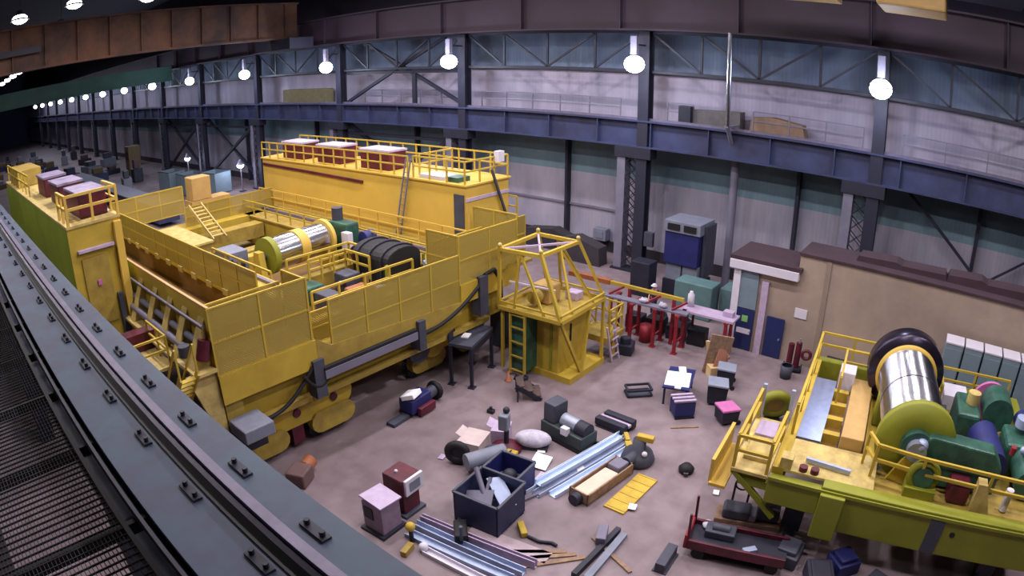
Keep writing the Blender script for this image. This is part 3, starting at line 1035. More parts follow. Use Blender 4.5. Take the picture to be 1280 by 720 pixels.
bp(MB().cyl((13.6, 21.2, 3.9), (14.2, 21.3, 3.9), 0.3), 'coupling', M_dark)
bp(MB().bx(13.0, 14.4, 21.8, 22.8, 3.36, 4.1), 'pump_unit', M_grnm, 0.08)
bp(MB().bx(14.8, 15.8, 20.0, 21.0, 3.36, 4.0), 'gear_case', M_orange, 0.1, 'orange gear case near the front screens')
bp(MB().bx(15.9, 16.5, 19.9, 20.5, 3.36, 3.9), 'junction_box', M_white, 0.03)
bp(MB().cyl((14.6, 19.8, 3.7), (16.2, 19.8, 3.7), 0.2), 'tie_shaft', M_mar)
bp(MB().bx(13.2, 13.9, 19.8, 20.8, 3.36, 4.3), 'gear_case', M_dgrey, 0.05)
bp(rail_run(MB(), [(12.2, 19.4, 3.9), (17.3, 19.4, 3.9)], 1.0, 1.2, 0.04), 'guard_rail', M_yel)
bp(rail_run(MB(), [(13.6, 23.4, 4.0), (17.0, 23.4, 4.0), (17.0, 20.4, 4.0)], 1.0, 1.0, 0.045), 'guard_rail', M_yel)
bp(rail_run(MB(), [(14.2, 22.6, 4.0), (16.2, 22.6, 4.0), (16.2, 20.9, 4.0)], 1.0, 0.7, 0.04), 'guard_rail', M_yel)
bp(MB().bx(15.2, 16.0, 21.3, 22.2, 3.36, 4.3), 'valve_block', M_dgrey, 0.05)
bp(MB().bx(16.3, 17.0, 21.0, 21.8, 3.36, 4.1), 'terminal_box', M_tan, 0.03)
bp(rail_run(MB(), [(12.0, 22.0, 4.2), (12.0, 27.6, 4.2)], 1.0, 1.4, 0.04), 'guard_rail', M_yel)
# black curved-top cover
t = thing('machine_cover', 'black curved cover over machinery between the drum and the door of the machine house', 'cover', (17.2, 21, 3.3))
arc = [(-0.95, 0.0)] + [(-0.95 * math.cos(PI * i / 10), 1.45 + 0.5 * math.sin(PI * i / 10)) for i in range(11)] + [(0.95, 0.0)]
mb = MB()
mb.prism([(17.3 + u, 3.4 + v) for u, v in arc], 'y', 19.9, 22.3)
mb.build('hood', M_rub, t, True, 0.03)
for yy in (20.3, 21.1, 21.9):
    mb = MB()
    pts = [Vector((17.3 + u * 1.03, yy, 3.4 + v * 1.02)) for u, v in arc]
    mb.pipe(pts, 0.05, 6)
    mb.build('strap', M_dark, t, True)
MB().bx(18.3, 18.42, 19.82, 19.9, 3.5, 4.8).build('edge_strip', M_lime, t, True)
MB().bx(16.2, 16.35, 19.82, 19.9, 3.5, 4.8).build('edge_strip', M_lime, t, True)
t = thing('pipe_bundle', 'short grey pipes lying by the black cover, above the front screens', 'pipes', (18.3, 19.2, 4.2))
for k in range(3):
    MB().cyl((17.9 + k * 0.1, 19.25 + k * 0.18, 4.5), (20.0 + k * 0.1, 19.35 + k * 0.18, 4.5), 0.09).build('pipe', M_galv, t, True)

# ---------------------------------------------------------------- cab tower
T = thing('cab_tower', 'yellow operator cab tower with a sloping pipe cage on top', 'cab', (20.8, 14.7, 0))


def tp(mb, name, m, bevel=0.0, label=None):
    return mb.build(name, m, T, True, bevel, label)


bt = [(19.2, 16.3), (19.35, 13.3), (22.75, 13.4), (22.7, 16.4)]
topc = [(19.15, 16.2), (19.4, 14.35), (22.0, 14.35), (21.95, 16.4)]
for ring, z, w in ((bt, 3.0, 0.16), (bt, 3.25, 0.08), (topc, 5.5, 0.14)):
    mb = MB()
    for i in range(4):
        mb.bar((*ring[i], z), (*ring[(i + 1) % 4], z), w)
    tp(mb, 'ring_beam', M_yel)
for i in range(4):
    tp(MB().bar((*bt[i], 3.0), (*topc[i], 5.6), 0.13), 'cage_post', M_yel)
    a, b = bt[i], bt[(i + 1) % 4]
    c, d2 = topc[i], topc[(i + 1) % 4]
    mid = ((c[0] + d2[0]) / 2, (c[1] + d2[1]) / 2)
    if i in (0, 1, 2):
        tp(MB().bar((a[0] * 0.75 + b[0] * 0.25, a[1] * 0.75 + b[1] * 0.25, 3.0), (*mid, 5.5), 0.09), 'cage_brace', M_yel)
        tp(MB().bar((a[0] * 0.25 + b[0] * 0.75, a[1] * 0.25 + b[1] * 0.75, 3.0), (*mid, 5.5), 0.09), 'cage_brace', M_yel)
tp(MB().bar((*topc[0], 5.5), (*topc[2], 5.5), 0.08).bar((*topc[1], 5.5), (*topc[3], 5.5), 0.08), 'roof_cross', M_lilac)
for i in range(4):
    tp(MB().ball((*topc[i], 5.68), 0.09), 'corner_cap', M_cream)
tp(MB().bar((19.25, 15.8, 4.2), (19.5, 13.7, 4.2), 0.06), 'cage_rail', M_white)
tp(MB().prism([bt[0], bt[1], bt[2], bt[3]], 'z', 2.86, 2.95), 'platform', M_yel2)
tp(MB().bx(20.6, 21.5, 14.8, 15.7, 2.95, 3.8), 'winch', M_tan, 0.1)
tp(MB().cyl((20.0, 15.2, 3.4), (20.4, 15.2, 3.4), 0.28), 'winch_motor', M_yel2)
tp(MB().bx(21.8, 22.3, 14.2, 14.8, 2.95, 3.3), 'roof_box', M_lilac, 0.03)
tp(MB().bx(20.1, 22.3, 13.9, 16.2, 0.25, 2.9), 'cab_body', M_yel, 0.04)
tp(MB().bx(20.9, 21.0, 13.86, 13.92, 1.5, 2.3), 'slot_window', M_black)
tp(MB().bx(20.04, 20.1, 14.2, 14.3, 0.4, 2.8), 'corner_strip', M_lime)
tp(MB().bx(20.0, 22.7, 13.2, 16.3, 0.0, 0.28), 'base_frame', M_yel)
tp(MB().bar((19.5, 13.4, 2.9), (20.9, 13.25, 0.2), 0.12), 'front_brace', M_yel)
tp(MB().bar((21.6, 13.4, 2.9), (20.9, 13.25, 0.2), 0.12), 'front_brace', M_yel)
tp(MB().bar((22.7, 13.4, 2.9), (22.6, 13.3, 0.2), 0.12), 'front_brace', M_yel)
tp(MB().bar((19.3, 16.2, 2.9), (19.3, 16.2, 0.2), 0.12), 'leg', M_yel)
mb = MB()
for s in (0, 0.75):
    mb.bar((19.25, 15.0 + s, 0.1), (19.25, 15.0 + s, 2.9), 0.09)
for z in (0.3, 0.95, 1.6, 2.25, 2.8):
    mb.bar((19.25, 15.0, z), (19.25, 15.75, z), 0.06)
tp(mb, 'ladder', M_yel)
tp(MB().bx(19.4, 20.1, 15.0, 15.8, 0.3, 2.85), 'inner_cabinet', M_grnm)
# basket at the right side
mb = MB()
pts = [(23.0, 13.2), (24.1, 13.2), (24.1, 14.6), (23.0, 14.6)]
rail_run(mb, [(*p, 1.2) for p in pts], 1.2, 0.6, 0.035)
for i in range(3):
    mb.bar((*pts[i], 1.2), (*pts[i + 1], 2.4), 0.05)
tp(mb, 'basket_rail', M_yel)
tp(MB().bx(22.7, 24.2, 13.1, 14.7, 0.9, 1.2), 'basket_floor', M_yel2, 0.03)
tp(MB().bx(23.2, 23.5, 13.1, 13.2, 0.0, 0.9), 'basket_leg', M_yel)
mb = MB()
for s in (0, 0.6):
    mb.bar((22.9 + s, 12.9, 0), (22.7 + s, 13.15, 1.7), 0.07)
for z in (0.3, 0.7, 1.1, 1.5):
    mb.bar((22.88, 12.95, z), (23.45, 12.95, z), 0.06)
tp(mb, 'side_ladder', M_lilac)

t = thing('step_stool', 'small dark wooden three tread step before the ladder of the cab tower', 'steps', (18.2, 14.0, 0), 0.75)
for k in range(3):
    MB().bx(-0.45, 0.45, -0.5 + k * 0.33, -0.2 + k * 0.33, 0.22 + k * 0.22, 0.27 + k * 0.22).build('tread', M_brn2, t)
for s in (-0.42, 0.42):
    MB().bar((s, -0.5, 0.03), (s, 0.5, 0.68), 0.06, 0.2).build('stringer', M_dark, t)
    MB().bx(s - 0.03, s + 0.03, 0.4, 0.46, 0, 0.7).build('leg', M_dark, t)

# steel platform on legs between the crane and the tower
t = thing('work_platform', 'dark steel platform on tall legs under the front of the big crane', 'platform', (18.15, 16.95, 0), 0.31)
MB().bx(-1.1, 1.1, -0.52, 0.52, 1.78, 1.9).build('top', M_dgrey, t)
for sx in (-1.03, 1.03):
    for sy in (-0.46, 0.46):
        MB().bx(sx - 0.06, sx + 0.06, sy - 0.06, sy + 0.06, 0, 1.78).build('leg', M_dark, t)
        MB().bx(sx - 0.14, sx + 0.14, sy - 0.14, sy + 0.14, 0, 0.05).build('foot', M_dark, t)
MB().bx(-1.0, 1.0, -0.5, -0.46, 1.5, 1.78).build('apron', M_dark, t)
MB().bx(-1.1, -0.5, 0.48, 0.52, 1.9, 2.3).build('backstop', M_dark, t)
one('paper_sheet', MB().rb((0, 0, 0.03), (0.45, 0.3, 0.05)), M_paper, 'small white box lying on the dark steel platform', 'box', (17.9, 17.0, 1.9), 0.4)
# dark boxes beneath
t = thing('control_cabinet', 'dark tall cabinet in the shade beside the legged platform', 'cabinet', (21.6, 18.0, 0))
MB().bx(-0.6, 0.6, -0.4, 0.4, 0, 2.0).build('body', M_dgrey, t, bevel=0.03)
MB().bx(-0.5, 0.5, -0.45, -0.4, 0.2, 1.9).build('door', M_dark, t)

# ================================================================ RIGHT TROLLEY
AR = math.radians(6.5)
R = thing('drum_trolley', 'yellow trolley with a huge shiny steel rope drum at the right', 'trolley', (15.15, 3.15, 0), AR)
# local: x = away, -y = to the right; use v = -y


def rp(mb, name, m, bevel=0.0, label=None, parent=None):
    return mb.build(name, m, parent or R, False, bevel, label)


def LB(u0, u1, v0, v1, z0, z1, mb=None):
    return (mb or MB()).bx(u0, u1, -v1, -v0, z0, z1)


ZD = 2.6
rp(LB(-0.1, 0.35, 1.6, 8.9, 1.2, ZD), 'side_girder', M_lime, 0.03)
rp(LB(-0.1, 0.3, 0.0, 1.6, 1.6, 2.4), 'side_girder', M_lime, 0.03)
rp(LB(-0.16, -0.1, 0.0, 8.9, 2.42, 2.52), 'girder_lip', M_lime)
rp(LB(-0.3, 0.0, 1.6, 2.35, 0.95, 2.45), 'skirt_plate', M_lime, 0.03)
rp(LB(-0.14, -0.08, 5.05, 5.5, 1.25, 2.4), 'marker_plate', M_dgrey, label='blue grey plate on the side girder')
rp(MB().cyl((-0.12, -5.85, 2.0), (-0.05, -5.85, 2.0), 0.09), 'port_hole', M_black)
rp(LB(8.2, 8.6, 0.0, 8.9, 1.4, ZD), 'side_girder', M_lime, 0.03)
rp(LB(0.3, 8.2, 0.0, 0.35, 1.6, ZD), 'end_beam', M_yel)
rp(LB(0.3, 8.2, 8.5, 8.9, 1.4, ZD), 'end_beam', M_lime)
rp(LB(0.3, 2.1, 0.35, 3.1, 2.5, ZD), 'deck', M_cream, 0.02)
rp(LB(0.3, 1.7, 3.1, 8.5, 2.35, 2.45), 'deck', M_yel2)
rp(LB(1.7, 8.2, 5.6, 8.5, 2.2, 2.3), 'deck', M_yel2)
rp(LB(2.2, 6.6, 0.35, 1.15, 2.55, 2.62), 'checker_walkway', M_chk, label='shiny chequered steel walkway')
rp(LB(2.1, 8.2, 1.15, 1.7, 2.3, 2.4), 'deck', M_brown)
rp(LB(2.1, 8.2, 2.6, 3.0, 1.6, 2.4), 'inner_beam', M_yel)
rp(LB(1.5, 8.2, 5.3, 5.6, 1.4, 2.5), 'inner_beam', M_dgrey)
for s in (0.8, 7.4):
    for v in (1.0, 7.6):
        rp(MB().cyl((s, -v - 0.15, 0.5), (s, -v + 0.15, 0.5), 0.5, n=24), 'wheel', M_dark)
        rp(LB(s - 0.5, s + 0.5, v - 0.3, v + 0.3, 0.55, 1.6), 'wheel_box', M_dark)
rp(LB(2.15, 4.6, 1.75, 2.5, 2.4, 3.0), 'duct', M_tan, 0.03, 'tan painted duct box')
rp(LB(4.6, 6.6, 1.75, 2.5, 2.4, 2.9), 'duct', M_tan, 0.03)
rp(LB(6.0, 6.8, 1.2, 1.8, 2.6, 3.3), 'white_box', M_white, 0.03)
for k in range(4):
    rp(LB(2.6 + k * 1.0, 2.85 + k * 1.0, 1.15, 1.7, 2.4, 2.7), 'cross_tie', M_yel)
rp(MB().bar((0.9, -0.9, 2.72), (0.75, -2.3, 2.72), 0.1, 0.12), 'steel_bar', M_galv)
rp(MB().cyl((0.45, -0.9, 2.6), (0.45, -0.9, 2.75), 0.13), 'cap', M_mar)
rp(MB().cyl((0.45, -1.25, 2.6), (0.45, -1.25, 2.75), 0.13), 'cap', M_mar)
rp(LB(0.3, 0.7, 0.2, 0.55, 2.6, 2.95), 'gusset', M_cream)
# guard rails
rp(rail_run(MB(), [(2.3, -0.2, ZD), (8.4, -0.2, ZD), (8.4, -4.2, ZD)], 1.05, 1.4, 0.045), 'guard_rail', M_yel)
rp(rail_run(MB(), [(4.8, -1.3, ZD), (7.2, -1.3, ZD), (7.2, -2.9, ZD)], 1.05, 1.4, 0.04), 'guard_rail', M_yel)
rp(rail_run(MB(), [(1.6, -2.6, ZD), (1.0, -2.9, ZD), (0.8, -4.4, ZD), (0.6, -8.8, ZD), (3.5, -8.8, ZD)], 1.05, 2.0, 0.045), 'guard_rail', M_yel)
rp(rail_run(MB(), [(6.6, -5.2, ZD - 0.3), (8.3, -5.2, ZD - 0.3), (8.3, -8.3, ZD - 0.3)], 1.05, 1.4, 0.04), 'guard_rail', M_yel)
# annex platform at the left
rp(LB(0.0, 3.2, -1.15, -0.05, 2.3, 2.4), 'annex_deck', M_cream)
rp(rail_run(MB(), [(2.0, 0.05, 2.4), (0.1, 0.1, 2.4), (0.1, 1.1, 2.4), (3.1, 1.1, 2.4)], 1.05, 1.5, 0.045), 'guard_rail', M_yel)
rp(MB().bar((3.2, 1.05, 2.4), (3.2, 1.05, 3.6), 0.12), 'post', M_galv)
rp(MB().bar((3.2, 0.1, 2.4), (3.2, 0.1, 3.6), 0.12), 'post', M_galv)
rp(LB(0.0, 2.3, -1.75, -1.65, 1.7, 2.5), 'side_plate', M_gold)
rp(LB(-0.1, 2.3, -1.7, -1.2, 1.65, 1.75), 'side_plate_foot', M_gold)
rp(MB().bar((0.1, 1.1, 2.3), (0.1, -0.4, 1.0), 0.16), 'strut', M_lime)
rp(MB().bar((0.2, 0.9, 2.0), (0.2, -0.2, 2.0), 0.25), 'strut', M_lime)
rp(LB(0.6, 1.8, -0.95, -0.2, 2.4, 2.55), 'tread_plate', M_cream, 0.03)
rp(LB(2.0, 2.9, -0.95, -0.3, 2.4, 2.5), 'tray', M_lilac, 0.02)
# drum
ax = (math.cos(math.radians(5)), math.sin(math.radians(5)), 0)
def grooved(c, axis, a, b, r, pitch=0.072, amp=0.012):
    prof, s_ = [(a, 0.1)], a
    n = int((b - a) / pitch) * 4
    for i in range(n + 1):
        prof.append((a + (b - a) * i / n, r + amp * math.cos(i * PI / 2)))
    prof.append((b, 0.1))
    return MB().lathe(prof, c, axis, 72)


cz, cu, cv = 3.6, 1.6, 4.05


def q(s): return (cu + ax[0] * s, -cv + ax[1] * s, cz)


d = rp(grooved(q(0), ax, 0.3, 4.6, 1.05), 'rope_drum', M_chrome, label='huge shiny grooved steel rope drum')
rp(MB().lathe([(0, 0.5), (0, 1.28), (0.3, 1.28), (0.3, 0.9)], q(0), ax, 48), 'drum_flange', M_lime, parent=d)
rp(MB().lathe([(0, 0.95), (0, 1.16), (0.12, 1.16), (0.12, 0.95)], q(4.45), ax, 48), 'drum_flange', M_gold, parent=d)
rp(MB().lathe([(0, 0.3), (0, 1.42), (0.1, 1.46), (0.75, 1.46), (0.8, 1.40), (0.8, 0.3)], q(4.65), ax, 48), 'ring_gear_cover', mat('dark_polished', (70, 62, 80), 0.25, metal=0.8), parent=d)
rp(MB().torus(q(2.4), 1.055, 0.02, ax, 40, 6), 'rope_groove', M_dark, parent=d)
rp(MB().cyl(q(-0.5), q(0.2), 0.32), 'drum_shaft', M_steel, parent=d)
rp(MB().cyl(q(-0.25), q(0.02), 0.5, n=32), 'drum_hub', M_grnm, parent=d)
# bearing stand and green gearbox in front
rp(MB().torus((0.9, -4.5, 3.05), 0.42, 0.13, (1, 0.1, 0), 28, 10), 'bearing_ring', M_lime)
rp(LB(0.6, 1.2, 4.0, 5.0, 2.4, 2.75), 'bearing_foot', M_lime)
rp(MB().cyl((0.75, -4.5, 3.05), (1.1, -4.5, 3.05), 0.33), 'bearing_core', M_grnm)
gb = rp(MB().prism([(-4.0, 3.0), (-4.0, 3.75), (-4.5, 4.05), (-6.6, 3.95), (-7.0, 3.5), (-7.0, 2.6), (-4.9, 2.5)], 'x', 1.35, 2.0), 'gearbox', M_grnm, 0.06, 'long green gearbox against the drum')
rp(MB().ball((1.3, -4.2, 3.75), 0.22), 'bearing_cap', M_galv, parent=gb)
rp(LB(1.3, 2.05, 5.0, 6.9, 3.2, 3.3), 'split_flange', M_grnm, parent=gb)
rp(MB().prism([(-6.2, 2.4), (-6.2, 3.4), (-6.5, 3.4), (-6.9, 2.4)], 'x', 0.5, 0.9), 'bracket', M_cream)
rp(LB(0.7, 1.5, 5.4, 6.1, 2.45, 3.1), 'motor', M_mar, 0.1)
rp(MB().cyl((0.9, -7.4, 2.5), (0.9, -7.4, 3.2), 0.13), 'cylinder', M_white)
rp(MB().cyl((1.6, -8.2, 3.0), (3.2, -8.2, 3.0), 0.5, n=24), 'motor', M_grnm, 0.0)
rp(MB().cyl((2.2, -6.9, 3.0), (4.2, -6.7, 3.0), 0.55, n=24), 'motor', M_blue)
rp(MB().bx(3.0, 4.5, -8.6, -7.4, 2.3, 3.5), 'gearbox', M_grnm, 0.15)
rp(MB().bx(4.6, 6.4, -6.6, -5.7, 2.3, 3.4), 'gearbox', M_grnm, 0.12)
rp(MB().cyl((5.0, -7.3, 3.4), (6.2, -7.3, 3.4), 0.6, n=24), 'motor', M_grnm)
rp(MB().cyl((6.6, -7.2, 3.1), (6.75, -7.2, 3.1), 0.75, n=28), 'brake_disc', M_pink)
rp(MB().cyl((6.9, -7.4, 3.0), (7.8, -7.4, 3.0), 0.5), 'motor', M_grnm)
rp(MB().cyl((4.6, -8.3, 3.4), (5.2, -8.3, 3.4), 0.35), 'coupling', M_blue)
rp(MB().cyl((4.0, -8.0, 3.7), (4.0, -8.0, 4.0), 0.28), 'filler_cap', M_galv)
rp(MB().ball((2.6, -7.9, 3.6), 0.13), 'oil_cup', M_galv)
rp(MB().cyl((2.5, -7.5, 3.45), (2.5, -7.5, 3.7), 0.1), 'red_cap', M_red)
rp(MB().cyl((5.6, -6.3, 3.4), (5.6, -6.3, 3.8), 0.25), 'breather', M_cream)
rp(LB(6.9, 8.0, 5.4, 6.4, 2.3, 2.9), 'resistor_box', M_white, 0.03)
rp(LB(4.3, 4.9, 2.7, 3.1, 2.4, 3.6), 'brake_caliper', M_lime, 0.1)
rp(MB().prism([(-3.2, 2.4), (-5.2, 2.4), (-4.6, 3.3), (-3.8, 3.3)], 'x', 6.9, 7.2), 'drum_pedestal', M_yel)
rp(MB().prism([(-3.4, 2.4), (-4.9, 2.4), (-4.5, 3.3), (-3.8, 3.3)], 'x', 1.25, 1.4), 'drum_pedestal', M_yel)

# yellow wheel leaning behind the annex
t = thing('flanged_wheel', 'yellow flanged wheel standing left of the drum trolley', 'wheel', (22.3, 5.05, 0), 0.5)
MB().torus((0, 0, 0.75), 0.5, 0.2, (1, 0, 0.3)).build('rim', M_lime, t)
MB().cyl((-0.1, 0, 0.72), (0.1, 0, 0.78), 0.45).build('disc', M_yel2, t)
MB().bx(-0.35, 0.35, -0.3, 0.3, 0, 0.12).build('chock', M_dark, t)

# ================================================================ BACKGROUND: BUILDING AND CABINETS
b = thing('control_room', 'beige block building with dark flat roof along the far wall at right', 'building', (28, 0, 0))


def bpz(mb, name, m, bevel=0.0, label=None, parent=None):
    return mb.build(name, m, parent or b, True, bevel, label)


bpz(MB().bx(28.0, 30.2, -16, 6.3, 0, 5.2), 'block_wall', M_beige)
bpz(MB().bx(28.05, 30.4, 6.3, 9.3, 0, 4.4), 'block_wall', M_beige)
bpz(MB().bx(27.9, 30.3, -16, 6.35, 5.2, 5.3), 'flat_roof', M_roofdk)
bpz(MB().bx(27.7, 30.6, 6.1, 9.6, 4.42, 4.6), 'flat_roof', M_roofdk)
bpz(MB().bx(27.66, 28.0, 6.2, 9.6, 4.0, 4.42), 'fascia', M_white, 0.02, 'white fascia board over the doors')
bpz(MB().bx(27.85, 28.05, 9.05, 9.4, 0, 4.0), 'pilaster', M_white)
bpz(MB().bx(27.85, 28.05, 7.62, 7.95, 0, 3.6), 'pilaster', M_lilac)
bpz(MB().bx(27.92, 28.04, 8.15, 9.05, 2.1, 4.0), 'transom_panel', M_fridge)
for y_ in (4.9,):
    bpz(MB().bx(27.95, 28.0, y_ - 0.12, y_ + 0.12, 0, 5.2), 'pier', mat('pier_paint', (150, 132, 118), 0.8))
dr = bpz(MB().bx(27.9, 27.98, 8.15, 9.05, 0.02, 2.05), 'door', M_bdoor, 0.01, 'blue door with a green sticker and white notice')
bpz(MB().bx(27.87, 27.9, 8.45, 8.75, 1.45, 1.75), 'sticker', mat('green_sticker', (130, 190, 110)), 0.0, None, dr)
bpz(MB().bx(27.87, 27.9, 8.25, 8.95, 0.85, 1.1), 'notice_strip', M_white, 0.0, None, dr)
bpz(MB().cyl((27.8, 8.25, 1.0), (27.9, 8.25, 1.0), 0.04), 'door_knob', M_steel, 0.0, None, dr)
dr = bpz(MB().bx(27.9, 27.98, 6.6, 7.5, 0.02, 2.0), 'door', M_bdoor, 0.01, 'plain dark blue door')
bpz(MB().cyl((27.8, 6.75, 1.0), (27.9, 6.75, 1.0), 0.04), 'door_knob', M_steel, 0.0, None, dr)
bpz(MB().bx(27.95, 28.0, 5.6, 6.2, 2.25, 2.7), 'notice_board', M_white)
# dark roof clutter strip
for k, (y_, w, hh) in enumerate(((1.6, 4.4, 0.3), (-2.6, 4.0, 0.4), (-6.6, 3.8, 0.35))):
    one('roof_pile', MB().prism([(-w / 2, 0), (w / 2, 0), (w / 2 - 0.1, hh * 0.8), (0.3, hh), (0, hh * 0.7), (-w / 2 + 0.1, hh * 0.9)], 'x', -0.6, 0.6), M_roofdk,
        ['low dark pile on the building roof, nearest the thin column', 'low dark pile in the middle of the building roof', 'low dark pile on the building roof at the right edge'][k], 'pile', (29.3, y_, 5.3))

# pale lockers behind the drum
lk = None
for k in range(5):
    y_ = -1.55 - k * 0.92
    if lk is None:
        lk = thing('locker', 'pale grey green upright cabinet behind the big drum, leftmost of its row', 'cabinet', (27.0, y_, 0), group='pale cabinets by the building')
        MB().bx(-0.5, 0.5, -0.42, 0.42, 0, 3.4).build('body', M_fridge, lk, bevel=0.03)
        MB().bx(-0.54, -0.5, -0.38, 0.38, 0.1, 3.2).build('door', M_fridge, lk)
        MB().bx(-0.52, 0.5, -0.42, 0.42, 3.4, 3.46).build('cap', M_white, lk)
    else:
        dup(lk, (27.0, y_, 0), label=['pale cabinet second from the left of the row behind the drum', 'pale cabinet in the middle of the row behind the drum',
                                      'pale cabinet second from the right of the row behind the drum', 'pale cabinet at the right end of the row, cut by the frame'][k - 1])

# blue cabinet on grey boxes against the wall
t = thing('power_cabinet', 'big dark blue cabinet with grey vented top in front of the far wall', 'cabinet', (33, 14, 0))
MB().bx(32.4, 34.4, 13.2, 15.3, 1.9, 3.75).build('body', M_blue, t, True, 0.03)
MB().bx(32.3, 34.4, 13.1, 15.35, 3.75, 4.4).build('vent_top', M_grey, t, True, 0.03)
for a in (13.35, 14.35):
    MB().bx(32.24, 32.32, a, a + 0.75, 3.9, 4.25).build('louvre', M_black, t, True)
MB().bx(32.6, 34.4, 13.2, 14.15, 0.9, 1.88).build('lower_box', M_grey, t, True, 0.02)
MB().bx(32.6, 34.4, 14.25, 15.2, 0.9, 1.88).build('lower_box', M_grey, t, True, 0.02)
MB().bx(32.5, 34.5, 13.1, 15.3, 0, 0.9).build('plinth', M_dark, t, True)
MB().bx(32.9, 34.4, 12.95, 13.15, 1.2, 4.2).build('side_panel', M_dgrey, t, True)
one('machine_cabinet', MB().bx(-0.6, 0.6, -1.1, 1.1, 0, 1.9), M_grnc, 'grey green machine cabinet under the blue cabinet, beside the white canister', 'cabinet', (30.6, 12.3, 0), bevel=0.06)
one('machine_cabinet', MB().bx(-0.7, 0.7, -0.9, 0.9, 0, 1.7), M_grnc, 'grey green machine cabinet left of the white pilaster of the building', 'cabinet', (31.6, 10.2, 0), bevel=0.06)
one('wall_ac', MB().bx(-0.3, 0.3, -0.5, 0.5, 0, 0.8).bx(-0.34, -0.3, -0.3, 0.3, 0.15, 0.65), M_grey, 'small grey framed unit on the far wall left of the laced column', 'unit', (37.05, 22.3, 0.9), bevel=0.02)
one('covered_bench', MB().prism([(-1.8, 0), (1.8, 0), (1.7, 1.2), (-0.6, 1.5), (-1.8, 1.1)], 'x', -0.5, 0.5), M_base, 'low dark covered bench at the foot of the wall, right of the cab tower', 'bench', (35.8, 25.8, 0))
one('covered_bench', MB().prism([(-1.6, 0), (1.6, 0), (1.5, 1.4), (0.4, 1.7), (-1.5, 1.2)], 'x', -0.5, 0.5), mat('dark_cloth', (58, 52, 60), 0.9), 'dark heaped bench at the wall foot, left of the laced column', 'bench', (34.6, 22.2, 0))
one('dark_cabinet', MB().bx(-0.5, 0.5, -0.6, 0.6, 0, 2.0), M_dark, 'dark cabinet at the foot of the laced column', 'cabinet', (31.6, 16.1, 0), bevel=0.05)
one('wall_switchbox', MB().bx(-0.15, 0.15, -0.3, 0.3, 0, 0.9), M_dgrey, 'small dark switch box on the post right of the laced column', 'box', (34.6, 17.4, 1.9), bevel=0.02)

# ---------------------------------------------------------------- red work stands with long benches
def trestle(loc, rz, label, L=1.0, h=1.0):
    t = thing('trestle', label, 'trestle', loc, rz)
    for s in (-1, 1):
        MB().bx(s * L / 2 - 0.07, s * L / 2 + 0.07, -0.07, 0.07, 0.04, h).build('leg', M_red, t)
        MB().bx(s * L / 2 - 0.14, s * L / 2 + 0.14, -0.14, 0.14, 0, 0.04).build('foot', M_red, t)
    MB().bx(-L / 2 - 0.1, L / 2 + 0.1, -0.1, 0.1, h, h + 0.1).build('top_bar', M_red, t)
    MB().bx(-L / 2, L / 2, -0.04, 0.04, 0.5, 0.58).build('tie_bar', M_red, t)
    return t


tl = ['tall red trestle beside the basket of the cab tower', 'tall red trestle second from the cab tower under the grey plank', 'tall red trestle third from the cab tower, below the hard hat',
      'tall red trestle fourth from the cab tower, front leg nearest the white drawings', 'tall red trestle under the right end of the pale bench top']
for (x_, y_, hh), lb in zip(((26.0, 14.7, 1.8), (25.9, 13.5, 1.8), (26.0, 12.3, 1.8), (25.9, 11.1, 1.8), (26.8, 9.0, 1.7)), tl):
    trestle((x_, y_, 0), 0.05, lb, 0.9, hh)
one('long_bench_plank', MB().bx(-0.22, 0.22, -2.4, 2.4, 0, 0.08), M_colg, 'long grey plank lying on the tall red trestles', 'plank', (25.75, 13.1, 1.9), 0.03)
t = thing('bench_top', 'pale bench top reaching from the grey plank to the building', 'bench', (26.8, 10.1, 0), 0.02)
MB().bx(-0.5, 0.5, -1.45, 1.45, 1.8, 1.9).build('top', M_lilac, t)
for yy in (0.9,):
    for xx in (-0.45, 0.45):
        MB().bx(xx - 0.05, xx + 0.05, yy - 0.05, yy + 0.05, 0, 1.8).build('leg', M_mar, t)
t = thing('jib_beam', 'yellow beam on red posts above the trestles', 'beam', (26.3, 13.3, 0))
MB().bar((26.35, 15.2, 2.35), (26.35, 11.2, 2.35), 0.14, 0.16).build('beam', M_yel, t, True)
MB().bar((26.35, 15.2, 2.35), (26.3, 17.6, 2.35), 0.3, 0.22).build('beam_end', M_orange, t, True, label='orange end of the beam')
for yy in (14.1, 11.7):
    MB().bx(26.28, 26.42, yy - 0.07, yy + 0.07, 2.0 if yy < 0 else 0, 2.27).build('post', M_red, t, True)
for yy in (14.9, 12.9, 11.5):
    MB().bar((25.7, yy, 2.0), (26.3, yy - 0.5, 2.3), 0.09).build('bracket', M_red, t, True)
one('barrel', MB().lathe([(0, 0), (0, 0.3), (0.85, 0.3), (0.85, 0)], (0, 0, 0)), M_red, 'red barrel between the red trestles', 'barrel', (25.9, 12.85, 0))
one('white_canister', MB().lathe([(0, 0), (0, 0.16), (0.6, 0.16), (0.68, 0.08), (0.75, 0.08), (0.75, 0)], (0, 0, 0)), M_white, 'upright white canister on the pale bench top', 'canister', (26.95, 11.1, 1.9))
for loc, lb in (((25.75, 13.0, 1.98), 'white rag bundle on the grey plank, nearer the cab tower'), ((25.75, 12.0, 1.98), 'white rag bundle on the grey plank below the worker')):
    mb = MB().ball((0, 0, 0.13), 0.22, n=10, m=6, sz=(0.7, 1.1, 0.6))
    mb.v = [p * random.uniform(0.75, 1.15) if p.z > 0.03 else p for p in mb.v]
    one('rag_bundle', mb, M_tarp, lb, 'rags', loc)
one('box', MB().bx(-0.2, 0.2, -0.25, 0.25, 0, 0.25), M_lilac, 'small pale box at the right end of the pale bench top', 'box', (26.95, 9.1, 1.9), bevel=0.02)
